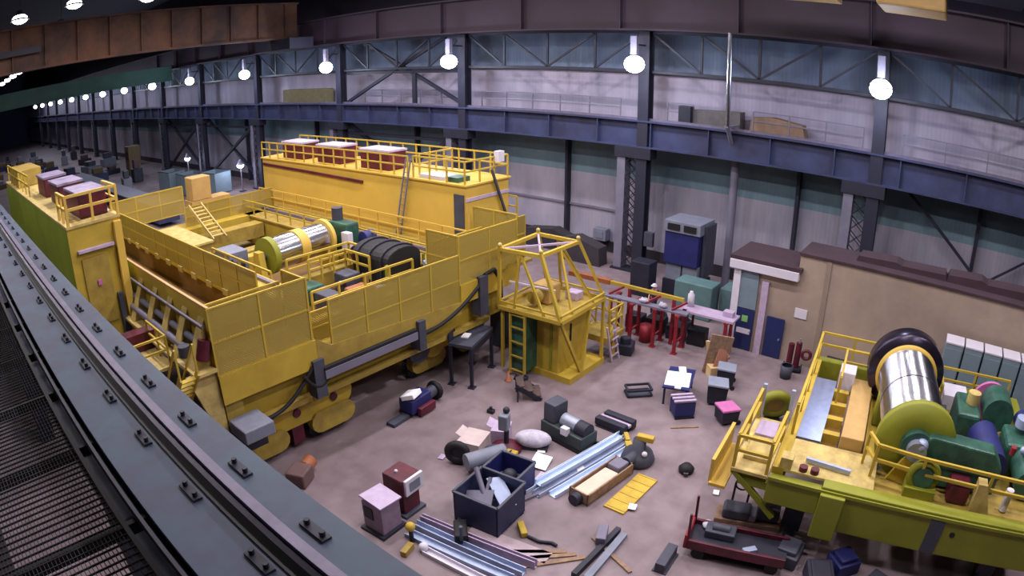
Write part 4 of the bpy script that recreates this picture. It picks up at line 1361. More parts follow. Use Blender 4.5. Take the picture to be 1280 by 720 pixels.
for k, (x_, y_) in enumerate(((25.0, 14.4), (24.2, 13.0), (28.3, 13.3), (28.4, 12.0))):
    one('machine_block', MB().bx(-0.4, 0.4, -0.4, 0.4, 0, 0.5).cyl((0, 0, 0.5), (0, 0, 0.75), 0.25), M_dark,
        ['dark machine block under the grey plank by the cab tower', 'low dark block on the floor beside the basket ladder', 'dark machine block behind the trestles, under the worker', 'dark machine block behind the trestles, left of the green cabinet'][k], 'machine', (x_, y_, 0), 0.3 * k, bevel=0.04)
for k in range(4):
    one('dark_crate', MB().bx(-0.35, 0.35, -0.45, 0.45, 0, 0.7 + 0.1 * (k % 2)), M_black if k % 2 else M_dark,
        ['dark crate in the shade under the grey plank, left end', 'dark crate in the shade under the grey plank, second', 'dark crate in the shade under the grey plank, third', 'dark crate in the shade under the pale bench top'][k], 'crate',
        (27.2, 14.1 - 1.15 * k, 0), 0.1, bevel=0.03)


# worker with a white hard hat
def worker(loc, rz):
    t = thing('person', 'person in a white hard hat and dark overalls standing behind the red trestles', 'person', loc, rz)
    J = [('pel', (0, 0, 0.95), .13), ('sp', (0.02, 0, 1.15), .13), ('ch', (0.04, 0, 1.35), .15), ('nk', (0.05, 0, 1.52), .06), ('hd', (0.07, 0, 1.64), .095), ('ht', (0.07, 0, 1.73), .08),
         ('nose', (0.17, 0, 1.63), .018)]
    E_ = [(0, 1), (1, 2), (2, 3), (3, 4), (4, 5), (4, 6)]
    for s in (-1, 1):
        b0 = len(J)
        J += [('sh', (0.03, s * .17, 1.42), .065), ('el', (0.10, s * .24, 1.15), .048), ('wr', (0.32, s * .16, 1.05), .033), ('pm', (0.40, s * .13, 1.04), .036)]
        E_ += [(2, b0), (b0, b0 + 1), (b0 + 1, b0 + 2), (b0 + 2, b0 + 3)]
        for i in range(4):
            f0 = len(J)
            ln = (.038, .044, .041, .032)[i]
            o = (i - 1.5) * .02
            J += [('f', (0.44, s * .13 + o, 1.035), .010), ('f', (0.44 + ln, s * .13 + o * 1.1, 1.01), .009), ('f', (0.44 + ln * 1.3, s * .13 + o * 1.1, 0.985), .008)]
            E_ += [(b0 + 3, f0), (f0, f0 + 1), (f0 + 1, f0 + 2)]
        f0 = len(J)
        J += [('t', (0.385, s * .13 - s * .045, 1.03), .011), ('t', (0.42, s * .13 - s * .06, 1.01), .009)]
        E_ += [(b0 + 3, f0), (f0, f0 + 1)]
        l0 = len(J)
        J += [('hip', (0, s * .09, .88), .085), ('kn', (0.03, s * .10, .50), .06), ('an', (-0.02, s * .11, .10), .042), ('toe', (0.14, s * .12, .04), .04)]
        E_ += [(0, l0), (l0, l0 + 1), (l0 + 1, l0 + 2), (l0 + 2, l0 + 3)]

    def skin(name, joints, edges, m, grow=0.0):
        me = bpy.data.meshes.new(name)
        me.from_pydata([j[1] for j in joints], edges, [])
        me.materials.append(m)
        o = bpy.data.objects.new(name, me)
        COL.objects.link(o)
        o.parent = t
        sk = o.modifiers.new('skin', 'SKIN')
        sk.use_smooth_shade = True
        for i, j in enumerate(joints):
            me.skin_vertices[0].data[i].radius = (j[2] + grow, j[2] + grow)
        me.skin_vertices[0].data[0].use_root = True
        sb = o.modifiers.new('subsurf', 'SUBSURF')
        sb.levels = 1
        sb.render_levels = 2
        return o

    skin('body', J, E_, M_skin)

    def sub(keep, m, name, grow):
        idx = [i for i, j in enumerate(J) if j[0] in keep]
        mp = {a: k for k, a in enumerate(idx)}
        js = [J[i] for i in idx]
        es = [(mp[a], mp[b_]) for a, b_ in E_ if a in mp and b_ in mp]
        skin(name, js, es, m, grow)
    sub(('pel', 'sp', 'ch', 'sh', 'el'), M_cloth, 'jacket', 0.018)
    sub(('pel', 'hip', 'kn', 'an'), M_cloth, 'trousers', 0.015)
    MB().ball((0.07, 0, 1.72), 0.135, sz=(1.1, 0.95, 0.75)).cyl((0.1, 0, 1.69), (0.1, 0, 1.705), 0.17).build('hard_hat', M_white, t)
    for s in (-1, 1):
        MB().ball((0.155, s * 0.035, 1.655), 0.014).build('eye', M_black, t)
    return t


worker((29.0, 14.05, 0), PI)

# ================================================================ FLOOR CLUTTER
def crate_box(name, label, cat, loc, rz, w, d, h, m, wall=0.05, inner=None):
    """open topped bin with real walls"""
    t = thing(name, label, cat, loc, rz)
    mb = MB()
    mb.bx(-w / 2, w / 2, -d / 2, d / 2, 0.05, 0.1)
    mb.bx(-w / 2, -w / 2 + wall, -d / 2, d / 2, 0.05, h)
    mb.bx(w / 2 - wall, w / 2, -d / 2, d / 2, 0.05, h)
    mb.bx(-w / 2, w / 2, -d / 2, -d / 2 + wall, 0.05, h)
    mb.bx(-w / 2, w / 2, d / 2 - wall, d / 2, 0.05, h)
    mb.build('bin_shell', m, t)
    mb = MB()
    for a, b_ in (((-w / 2, -d / 2), (w / 2, -d / 2)), ((w / 2, -d / 2), (w / 2, d / 2)), ((w / 2, d / 2), (-w / 2, d / 2)), ((-w / 2, d / 2), (-w / 2, -d / 2))):
        mb.bar((*a, h), (*b_, h), 0.08, 0.06)
    mb.build('rim', M_dgrey, t)
    for sx in (-1, 1):
        MB().bx(sx * (w / 2 - 0.15) - 0.08, sx * (w / 2 - 0.15) + 0.08, -d / 2, d / 2, 0, 0.06).build('skid', M_black, t)
    return t


AB = 0.12   # yaw of the bins
M_binb = mat('bin_blue_grey', (48, 54, 92), 0.6, var=0.3, scale=3)
crate_box('scrap_bin', 'large dark blue grey scrap bin full of sheet and pipe, front of the two bins', 'bin', (11.54, 10.25, 0), AB, 1.5, 1.55, 1.15, M_binb)
one('sheet_metal', MB().rb((0, 0, 0.55), (0.55, 1.1, 0.03), 0, 0.35, 0.25), M_galv, 'pale blue sheet of metal leaning in the front scrap bin', 'sheet', (11.85, 10.05, 0.35), -0.35)
one('sheet_metal', MB().rb((0, 0, 0.45), (0.5, 0.9, 0.03), 0, -0.3, -0.5), M_colg, 'grey sheet of metal lying in the front scrap bin', 'sheet', (11.3, 10.45, 0.35), 0.5)
one('scrap_pipe', MB().cyl((0, 0, 0), (0.5, 1.0, 1.1), 0.08), M_colg, 'long grey pipe sticking up out of the front scrap bin', 'pipe', (11.25, 9.95, 0.35))
one('scrap_pipe', MB().cyl((0, 0, 0), (0.9, 0.3, 0.85), 0.06), M_colg, 'short grey pipe crossing the front scrap bin', 'pipe', (11.0, 10.2, 0.35))
crate_box('scrap_bin', 'smaller dark blue open bin behind the large scrap bin', 'bin', (13.05, 10.75, 0), AB, 1.15, 1.25, 0.9, M_blue)
one('scrap_lump', MB().bx(-0.3, 0.3, -0.35, 0.35, 0, 0.3).ball((0.1, 0, 0.3), 0.25), M_dark, 'dark scrap lump inside the smaller blue bin', 'scrap', (13.05, 10.75, 0.12), 0.4, bevel=0.03)
one('paper_sheet', MB().rb((0, 0, 0.12), (0.75, 0.6, 0.02), 0, 0.12, -0.08), M_paper, 'large white sheet beside the smaller blue bin', 'paper', (14.75, 10.75, 0), 0.3)
one('paper_sheet', MB().rb((0, 0, 0.04), (0.5, 0.4, 0.02), 0, 0.1), M_lilac, 'lilac sheet on the floor below the large white one', 'paper', (14.15, 10.2, 0), 0.2)
one('paper_sheet', MB().rb((0, 0, 0.04), (0.32, 0.28, 0.04)), M_paper, 'small square white paper near the white tarpaulin bundle', 'paper', (15.4, 11.2, 0), 0.5)
one('paper_sheet', MB().rb((0, 0, 0.03), (0.4, 0.28, 0.03)), M_paper, 'small white paper before the dark green engine', 'paper', (15.35, 9.55, 0), 0.9)
one('paper_sheet', MB().rb((0, 0, 0.03), (0.28, 0.24, 0.03)), M_paper, 'small white paper at the right edge of the yellow plate', 'paper', (14.5, 7.0, 0.06), 0.3)
one('paper_sheet', MB().rb((0, 0, 0.03), (0.26, 0.2, 0.03)), M_paper, 'small white scrap on the floor above the red cart', 'paper', (16.75, 5.1, 0), 0.3)
one('paper_sheet', MB().rb((0, 0, 0.03), (0.3, 0.2, 0.03)), M_lilac, 'pale scrap on the floor left of the black tyre', 'paper', (12.9, 13.6, 0), 0.3)

# engines / dark machinery
t = thing('engine_block', 'dark green engine unit with an upright grey box on its left end', 'engine', (16.6, 10.75, 0), -1.7)
MB().bx(-1.15, 0.8, -0.45, 0.45, 0.1, 0.6).build('bed', mat('engine_dark', (52, 62, 64), 0.5), t, bevel=0.05)
MB().bx(-1.1, -0.55, -0.35, 0.35, 0.6, 1.35).build('control_box', M_dgrey, t, bevel=0.04)
MB().bx(-1.16, -1.1, -0.25, 0.25, 0.75, 1.25).build('panel', M_grnm, t)
MB().cyl((-0.4, 0, 0.75), (0.3, 0, 0.75), 0.26).build('cylinder', M_steel, t)
MB().cyl((0.3, 0, 0.7), (0.75, 0, 0.7), 0.3).build('housing', M_dark, t)
MB().bx(-0.1, 0.2, -0.55, -0.35, 0.5, 0.8).build('filter', M_white, t, bevel=0.02)
MB().bx(-1.1, 1.0, -0.5, -0.4, 0, 0.12).bx(-1.1, 1.0, 0.4, 0.5, 0, 0.12).build('skid', M_black, t)
t = thing('cylinder_head', 'pair of dark finned castings lying behind the dark green engine', 'casting', (18.35, 10.0, 0), -1.6)
MB().bx(-0.7, 0.6, -0.35, -0.05, 0.05, 0.35).build('casting', M_dark, t, bevel=0.04)
MB().bx(-0.6, 0.7, 0.1, 0.4, 0.05, 0.4).build('casting', M_dark, t, bevel=0.04)
MB().bx(-0.65, 0.65, -0.08, 0.12, 0.2, 0.3).build('link_plate', M_lilac, t)
MB().bx(-0.6, 0.6, -0.4, 0.4, 0, 0.05).build('skid', M_black, t)
t = thing('pump', 'dark grey round pump with yellow fittings at the head of the steel beams', 'pump', (16.9, 8.2, 0), 0.2)
MB().lathe([(0, 0), (0, 0.55), (0.15, 0.6), (0.4, 0.5), (0.55, 0.25), (0.9, 0.22), (0.95, 0)], (0, 0, 0)).build('casing', M_dgrey, t)
MB().cyl((0, 0, 0.35), (-0.75, 0.2, 0.35), 0.2).build('inlet', M_dgrey, t)
MB().bx(-0.12, 0.12, -0.5, 0.1, 0.9, 1.1).build('handle', M_yel, t, bevel=0.03)
MB().ball((-0.3, -0.3, 0.55), 0.1).build('sight_glass', M_white, t)
t = thing('clamp', 'bright yellow lifting clamp left of the dark grey pump', 'clamp', (17.5, 8.95, 0), 0.7)
MB().bx(-0.45, 0.0, -0.12, 0.12, 0, 0.25).build('jaw', M_yel, t, bevel=0.02)
MB().bx(0.0, 0.5, -0.08, 0.08, 0.1, 0.3).build('arm', M_yel, t, bevel=0.02)

# long pale steel beams
M_gal2 = mat('blue_white_steel', (206, 222, 250), 0.3, metal=0.2, var=0.15, scale=2)
an = math.atan2(9.4 - 10.1, 17.7 - 13.3)
for k, (off, L, z, lb) in enumerate(((0.0, 4.9, 0.0, 'long pale blue steel channel, farthest of the bundle from the wooden crate'), (-0.42, 4.6, 0.0, 'long pale blue steel channel in the middle of the bundle'),
                                     (-0.80, 3.9, 0.0, 'long pale blue steel channel next to the wooden crate'), (-0.22, 4.0, 0.17, 'bright steel channel lying on top of the bundle'))):
    mb = MB()
    mb.bx(-L / 2, L / 2, -0.15, 0.15, 0.0, 0.03).bx(-L / 2, L / 2, -0.15, -0.12, 0, 0.16).bx(-L / 2, L / 2, 0.12, 0.15, 0, 0.16)
    one('steel_channel', mb, M_gal2 if k != 1 else M_galv, lb, 'beam', (15.55 + off * 0.15, 9.85 + off, z), an)
one('steel_channel', MB().bx(-1.7, 1.7, -0.05, 0.05, 0, 0.1), M_colg, 'thin grey bar on the floor beyond the left end of the bundle', 'bar', (13.4, 9.75, 0), an - 0.12)

t = thing('wooden_crate', 'long open wooden crate with pale contents beside the steel beams', 'crate', (15.0, 8.45, 0), an + 0.05)
mb = MB()
mb.bx(-1.2, 1.2, -0.38, -0.33, 0, 0.42).bx(-1.2, 1.2, 0.33, 0.38, 0, 0.42).bx(-1.2, -1.15, -0.38, 0.38, 0, 0.42).bx(1.15, 1.2, -0.38, 0.38, 0, 0.42).bx(-1.2, 1.2, -0.38, 0.38, 0.03, 0.07)
mb.build('boards', M_wood, t)
MB().bx(-1.1, 0.5, -0.28, 0.28, 0.08, 0.36).build('packing', mat('packing_beige', (225, 200, 180), 0.8), t, bevel=0.05)
MB().bx(0.55, 1.1, -0.25, 0.25, 0.08, 0.5).build('part_box', M_colg, t, bevel=0.05)
MB().cyl((-1.45, 0, 0.2), (-1.2, 0, 0.2), 0.2).build('end_wheel', M_dark, t)
an2 = math.atan2(7.85 - 7.65, 16.35 - 14.1)
t = thing('yellow_plate', 'flat yellow ribbed plate on the floor beside the wooden crate', 'plate', (15.15, 7.42, 0), an2 - 0.1)
MB().bx(-1.08, 1.08, -0.36, 0.36, 0.0, 0.06).build('plate', mat('yellow_ochre', (206, 170, 60), 0.7, var=0.25, scale=3), t)
for k in range(6):
    MB().bx(-1.0 + k * 0.4, -0.94 + k * 0.4, -0.34, 0.34, 0.06, 0.075).build('rib', M_yel, t)
t = thing('small_valve', 'small black valve body alone on the floor right of the yellow plate', 'valve', (17.3, 6.5, 0), 0.4)
MB().lathe([(0, 0), (0, 0.25), (0.15, 0.28), (0.3, 0.15), (0.32, 0)], (0, 0, 0)).build('body', M_rub, t)
MB().bx(-0.35, -0.1, -0.08, 0.08, 0.05, 0.15).build('lever', M_dgrey, t)

# pole, tarp, boxes cluster
t = thing('pump_stand', 'upright dark pole with a grey head amid boxes near the middle of the floor', 'stand', (14.75, 12.25, 0), 0.3)
MB().cyl((0, 0, 0.1), (0, 0, 1.45), 0.09).build('pole', M_dark, t)
MB().bx(-0.3, 0.05, -0.15, 0.2, 0.9, 1.5).build('head', M_grey, t, bevel=0.05)
MB().lathe([(0, 0), (0, 0.55), (0.1, 0.55), (0.25, 0.2), (0.3, 0)], (0, 0, 0)).build('base', M_mar, t)
MB().ball((0, 0, 1.6), 0.12).build('knob', M_dark, t)
mb = MB()
mb.ball((0, 0, 0.3), 0.66, n=20, m=10, sz=(1.0, 0.62, 0.45))
t = thing('tarp_bundle', 'bundle wrapped in white tarpaulin right of the upright pole', 'bundle', (15.5, 11.65, 0), -1.1)
mb.build('tarp', M_tarp, t)
MB().bx(-0.55, 0.55, -0.33, 0.33, 0, 0.12).build('pallet', M_dark, t)
one('cardboard_box', MB().bx(-0.38, 0.38, -0.32, 0.32, 0, 0.5).rb((0.1, 0.4, 0.55), (0.6, 0.25, 0.02), 0, 0.5), M_lilac, 'pale open box left of the upright pole, farther from the camera', 'box', (15.2, 12.85, 0), 0.5)
one('cardboard_box', MB().bx(-0.5, 0.5, -0.42, 0.42, 0, 0.55).rb((0.1, 0.5, 0.6), (0.6, 0.25, 0.02), 0, 0.5), mat('pinkish_card', (205, 186, 186), 0.8), 'pinkish box above the black tyre', 'box', (14.0, 13.1, 0), 0.3)
t = thing('tyre', 'black tyre standing on the floor left of the scrap bins', 'tyre', (13.0, 12.95, 0), 0.5)
MB().torus((0, 0, 0.46), 0.31, 0.15, (1, 0, 0)).build('tread', M_rub, t)
MB().cyl((-0.05, 0, 0.46), (0.05, 0, 0.46), 0.2).build('hub', M_dark, t)
t = thing('compressor', 'grey and brown compressor between the black tyre and the blue bin', 'machine', (13.3, 11.95, 0), -0.4)
MB().cyl((-0.7, 0, 0.55), (0.7, 0, 0.55), 0.3).build('tank', M_grey, t)
MB().bx(-0.6, 0.0, -0.4, 0.2, 0, 0.45).build('motor', mat('brown_motor', (92, 64, 62), 0.7), t, bevel=0.08)
MB().bx(0.2, 0.7, -0.25, 0.25, 0, 0.35).build('foot', M_dark, t)
t = thing('tool_box', 'yellow tool box between the upright pole and the white sheet', 'box', (14.3, 11.75, 0), 0.2)
MB().bx(-0.3, 0.3, -0.2, 0.2, 0, 0.25).build('box', M_yel, t, bevel=0.03)
MB().bar((-0.15, 0, 0.3), (0.15, 0, 0.3), 0.04).build('handle', M_dark, t)
one('cable_coil', MB().torus((0, 0, 0.08), 0.32, 0.07).torus((0, 0, 0.18), 0.3, 0.06), M_dgrey, 'coil of grey cable left of the yellow tool box', 'coil', (14.2, 12.35, 0))

# maroon and lilac machines
t = thing('welder_cabinet', 'maroon cabinet with a pale square panel, right of the lilac one', 'cabinet', (10.15, 12.55, 0), 0.08)
MB().bx(-0.36, 0.36, -0.36, 0.36, 0.1, 0.8).build('lower_body', M_mar, t, bevel=0.03)
MB().bx(-0.4, 0.4, -0.42, 0.42, 0.8, 1.4).build('upper_body', M_mar, t, bevel=0.03)
MB().bx(-0.36, 0.42, -0.52, -0.42, 0.85, 1.42).build('front_panel', M_white, t, bevel=0.02)
MB().bx(-0.2, 0.25, -0.54, -0.52, 0.98, 1.3).build('display', M_grey, t)
MB().bx(-0.45, 0.45, -0.5, 0.5, 0, 0.1).build('pallet', M_dgrey, t)
MB().ball((-0.1, 0.1, 1.42), 0.06).build('cap', M_white, t)
t = thing('welder_cabinet', 'lilac grey cabinet with folded lid, nearest the crane rail', 'cabinet', (9.05, 12.3, 0), 0.08)
M_lil = mat('lilac_grey', (140, 118, 140), 0.6, var=0.25, scale=3)
MB().bx(-0.4, 0.4, -0.4, 0.4, 0.1, 1.1).build('body', M_lil, t, bevel=0.03)
MB().rb((0.02, 0, 1.17), (0.9, 0.88, 0.05), 0, 0.12, 0.08).build('lid', M_lilac, t)
MB().bx(-0.43, -0.4, -0.05, 0.3, 0.55, 0.95).build('port', M_dark, t)
MB().bx(-0.5, 0.5, -0.48, 0.48, 0, 0.1).build('pallet', M_dark, t)
t = thing('small_motor', 'low brown machine partly hidden by the near girder', 'machine', (8.7, 16.1, 0), 0.5)
MB().bx(-0.5, 0.3, -0.35, 0.35, 0, 0.55).build('body', mat('brown_machine', (110, 84, 84), 0.7), t, bevel=0.06)
MB().cyl((0.3, 0, 0.3), (0.75, 0, 0.3), 0.25).build('shaft_end', M_orange, t)

# channel pile at the bottom
A3 = math.atan2(8.2 - 11.1, 9.9 - 9.75)
pile = [((9.55, 9.75, 0.0), 3.6, 0.30, 0.14, M_galv, 'wide pale steel channel at the bottom edge, nearest the crane rail'),
        ((9.95, 9.75, 0.0), 3.8, 0.24, 0.20, M_galv, 'grey steel channel second in the bottom edge pile'),
        ((10.3, 9.7, 0.0), 3.9, 0.16, 0.30, M_lilac, 'pale upright channel along the right of the bottom edge pile'),
        ((9.2, 9.3, 0.0), 2.6, 0.26, 0.14, M_white, 'short white channel at the lower left of the bottom edge pile')]
for loc, L, w, h_, m_, lb in pile:
    mb = MB().bx(-L / 2, L / 2, -w / 2, w / 2, 0, 0.03).bx(-L / 2, L / 2, -w / 2, -w / 2 + 0.03, 0, h_).bx(-L / 2, L / 2, w / 2 - 0.03, w / 2, 0, h_)
    one('steel_channel', mb, m_, lb, 'beam', loc, A3 + 0.03 * len(lb) % 0.1)
one('flat_board', MB().bx(-1.3, 1.3, -0.25, 0.25, 0, 0.05), mat('pinkish_board', (178, 158, 166), 0.7), 'flat pinkish board beside the bottom edge steel pile', 'board', (10.9, 9.0, 0), A3 + 0.1)
t = thing('drill_machine', 'black drilling head on the floor left of the large scrap bin', 'machine', (10.3, 10.3, 0), 0.8)
MB().bx(-0.45, 0.35, -0.2, 0.2, 0.05, 0.4).build('body', M_rub, t, bevel=0.06)
MB().cyl((-0.45, 0, 0.25), (-0.6, 0, 0.9), 0.05).build('lever', M_dgrey, t)
MB().cyl((0.35, 0, 0.2), (0.7, 0, 0.12), 0.07).build('bit', M_dark, t)
t = thing('pipe_fitting', 'yellow pipe fitting with a dark hose right of the large scrap bin', 'fitting', (11.6, 9.05, 0), 0.9)
MB().bx(-0.3, 0.3, -0.1, 0.1, 0.02, 0.2).build('body', M_yel, t, bevel=0.03)
MB().pipe([Vector((-0.3, -0.1, 0.06)), Vector((-0.6, -0.35, 0.06)), Vector((-0.75, -0.7, 0.06)), Vector((-0.9, -0.8, 0.06))], 0.05).build('hose', M_dark, t)
t = thing('yellow_clamps', 'small yellow clamp and white valve at the edge of the near girder', 'clamp', (8.9, 11.0, 0), 0.3)
MB().bx(-0.4, 0.1, -0.1, 0.1, 0, 0.2).build('jaw', M_yel2, t, bevel=0.02)
MB().cyl((0.3, 0.1, 0), (0.3, 0.1, 0.5), 0.07).build('stem', M_dark, t)
MB().ball((0.3, 0.1, 0.6), 0.15).build('knob', M_yel, t)
MB().ball((0.1, -0.4, 0.15), 0.15).build('valve', M_white, t)

# planks lower centre
t = thing('plank_stack', 'stack of dark planks and angle iron at the bottom centre', 'planks', (12.1, 6.75, 0), 0.02)
MB().rb((0, 0, 0.1), (2.4, 0.16, 0.2), 0.0).build('plank', M_dark, t)
MB().rb((0.05, -0.28, 0.06), (2.2, 0.22, 0.12), 0.05).build('plank', M_grey, t)
MB().rb((0.6, 0.22, 0.22), (0.7, 0.3, 0.3), 0.4).build('block', M_colg, t, bevel=0.03)
one('wood_plank', MB().bx(-0.9, 0.9, -0.06, 0.06, 0, 0.06), M_wood, 'thin light wood strip across the plank stack', 'plank', (12.3, 6.4, 0.0), 1.2)
for k in range(3):
    one('wood_plank', MB().bx(-0.9, 0.9, -0.07, 0.07, 0, 0.05), M_wood, ['left of three brown planks on the floor at the bottom edge', 'middle of three brown planks on the floor at the bottom edge', 'right of three brown planks on the floor at the bottom edge'][k], 'plank', (11.1, 8.2 - 0.35 * k, 0), -0.9 + 0.1 * k)
one('steel_block', MB().bx(-0.5, 0.5, -0.15, 0.15, 0, 0.35).bx(-0.5, 0.5, -0.22, 0.22, 0, 0.05), M_dgrey, 'dark upright block at the bottom edge between the planks and the red cart', 'block', (12.9, 4.95, 0), 0.1, bevel=0.02)


# red carts
def red_cart(loc, rz, L, label, load):
    t = thing('flat_cart', label, 'cart', loc, rz)
    MB().bx(-L / 2, L / 2, -0.5, 0.5, 0.42, 0.52).build('deck', M_dark, t)
    for s in (-1, 1):
        MB().bx(-L / 2, L / 2, s * 0.5 - 0.05, s * 0.5 + 0.05, 0.35, 0.68).build('side_rail', M_mar, t, bevel=0.02)
    MB().bx(-L / 2 - 0.12, -L / 2, -0.5, 0.5, 0.3, 0.8).build('end_board', M_red, t, bevel=0.03)
    for s in (-1, 1):
        MB().bar((-L / 2, s * 0.45, 0.5), (-L / 2 - 0.05, s * 0.45, 1.55), 0.07).build('stanchion', M_mar, t)
        for e in (-1, 1):
            MB().cyl((e * (L / 2 - 0.35), s * 0.44 - 0.06, 0.2), (e * (L / 2 - 0.35), s * 0.44 + 0.06, 0.2), 0.2).build('wheel', M_rub, t)
    return t


ac = math.atan2(2.2 - 4.7, 13.9 - 14.5)
red_cart((14.25, 3.3, 0), -1.35, 2.9, 'dark red flat cart at the bottom right, with two uprights', 0)
one('engine_part', MB().bx(-0.5, 0.4, -0.25, 0.25, 0, 0.25).cyl((-0.3, 0, 0.25), (0.2, 0, 0.25), 0.14), M_dgrey, 'grey casting lying on the dark red cart', 'casting', (14.3, 3.9, 0.52), -1.35, bevel=0.04)
one('white_cloth', MB().ball((0, 0, 0.08), 0.22, sz=(1, 0.7, 0.35)), M_tarp, 'crumpled white cloth at the head of the dark red cart', 'cloth', (14.45, 4.45, 0.52), 0.3)
one('white_cloth', MB().rb((0, 0, 0.06), (0.4, 0.2, 0.1), 0.4), M_galv, 'pale metal strip on the dark red cart near the bottom edge', 'strip', (14.05, 2.9, 0.52), -1.2)
t = thing('pallet_load', 'dark grey machine parts heaped behind the dark red cart', 'machine', (16.0, 3.6, 0), -1.3)
MB().bx(-1.1, 1.0, -0.35, 0.35, 0, 0.15).build('pallet', M_wood, t)
MB().bx(-0.9, 0.0, -0.3, 0.3, 0.15, 0.5).build('housing', M_dgrey, t, bevel=0.08)
MB().cyl((0.2, 0, 0.45), (0.9, 0, 0.45), 0.3).build('motor', M_dark, t)
MB().bx(-0.2, 0.2, -0.28, 0.28, 0.15, 0.4).build('flange_box', M_colg, t, bevel=0.04)
mb = MB().torus((0, 0, 0.85), 0.25, 0.03, (1, 0, 0)).cyl((0, -0.25, 0), (0, -0.25, 0.85), 0.04).cyl((0, 0.25, 0), (0, 0.25, 0.85), 0.04)
one('hoop_stand', mb, M_dark, 'dark steel hoop stand left of the drum trolley underside', 'stand', (16.6, 4.2, 0), 0.4)
for k, (x_, y_, w, m_) in enumerate(((15.2, 1.9, 0.9, M_dgrey), (14.6, 0.7, 1.0, M_dark), (15.6, 0.2, 0.8, M_blue), (14.9, -1.2, 1.1, M_dark))):
    one('storage_box', MB().bx(-w / 2, w / 2, -0.4, 0.4, 0, 0.45 + 0.1 * (k % 2)).bx(-w / 2 + 0.1, w / 2 - 0.1, -0.3, 0.3, 0.45, 0.6), m_,
        ['dark grey box beside the dark red cart', 'dark box in the shade before the drum trolley', 'dark blue box under the side girder of the drum trolley', 'dark box at the lower right under the drum trolley'][k], 'box', (x_ - 0.3, y_, 0), 0.4 * k, bevel=0.04)

# generator with white cover
t = thing('generator', 'small black generator with white sheet on top under the big crane', 'machine', (14.5, 17.0, 0), 0.1)
t.location = (14.5, 16.6, 0)
MB().bx(-0.55, 0.6, -0.35, 0.35, 0.15, 0.75).build('body', M_blue, t, bevel=0.06)
MB().rb((-0.25, -0.05, 0.86), (0.62, 0.6, 0.2), 0.2, -0.35).build('white_cover', M_paper, t, bevel=0.03)
MB().cyl((0.6, 0, 0.42), (1.15, 0, 0.45), 0.24).build('motor', M_dgrey, t)
MB().torus((1.2, 0, 0.4), 0.28, 0.12, (1, 0, 0)).build('wheel', M_rub, t)
MB().bx(-0.3, 0.6, -0.55, -0.35, 0.05, 0.4).build('lower_case', M_mar, t, bevel=0.04)
MB().bx(-1.45, -0.55, -0.2, 0.2, 0.02, 0.14).build('drawbar', M_dgrey, t)

# tools right of centre
t = thing('layout_table', 'dark table covered with bright white drawings', 'table', (21.95, 9.15, 0), 0.29)
MB().bx(-0.95, 0.95, -0.55, 0.55, 0.75, 0.82).build('table_top', M_blue, t)
for sx in (-0.85, 0.85):
    for sy in (-0.45, 0.45):
        MB().bx(sx - 0.04, sx + 0.04, sy - 0.04, sy + 0.04, 0, 0.75).build('leg', M_dark, t)
one('drawing_sheet', MB().rb((0, 0, 0.015), (1.25, 1.0, 0.02)), M_paper, 'large white drawing covering the middle of the dark table', 'paper', (21.8, 9.15, 0.82), 0.35)
one('drawing_sheet', MB().rb((0, 0, 0.02), (0.5, 0.3, 0.04)), M_paper, 'small white drawing at the far end of the dark table', 'paper', (22.65, 9.35, 0.82), 0.5)
one('drawing_sheet', MB().rb((0, 0, 0.03), (0.4, 0.25, 0.05)), M_paper, 'folded white sheet at the near left end of the dark table', 'paper', (21.2, 8.85, 0.83), 0.3)
t = thing('wooden_stack', 'tan plywood offcuts stacked upright beside the bench end', 'wood', (24.7, 8.6, 0), 0.3)
MB().rb((0, 0, 0.95), (0.08, 1.0, 1.9), 0.2, 0.12, -0.1).build('sheet', M_wood, t)
MB().rb((0.15, 0.15, 0.75), (0.08, 0.7, 1.5), -0.3, -0.15, -0.12).build('sheet', mat('pale_ply', (222, 190, 140), 0.8), t)
MB().rb((-0.15, -0.15, 0.6), (0.08, 0.55, 1.3), 0.5, 0.3, 0.15).build('sheet', mat('red_ply', (176, 120, 100), 0.8), t)
MB().rb((-0.2, 0.1, 0.25), (0.5, 0.5, 0.5), 0.5).build('block', mat('pale_ply', (0, 0, 0)), t)
MB().rb((0.1, -0.4, 1.0), (0.5, 0.08, 0.1), 0.5, 0.1, -0.4).build('offcut', M_wood, t)


def utility_bin(loc, rz, label, lid, h=0.8, w=0.7):
    t = thing('utility_bin', label, 'bin', loc, rz)
    MB().prism([(-w / 2, 0.1), (w / 2, 0.1), (w / 2 + 0.05, h), (-w / 2 - 0.05, h)], 'x', -w / 2, w / 2).build('body', M_dark, t, bevel=0.03)
    MB().rb((0, 0, h + 0.05), (w + 0.08, w + 0.12, 0.1), 0, 0.06).build('lid', lid, t, bevel=0.03)
    for s in (-1, 1):
        MB().cyl((s * w / 2, -w / 2, 0.1), (s * w / 2 + 0.08 * s, -w / 2, 0.1), 0.1).build('wheel', M_rub, t)
    return t


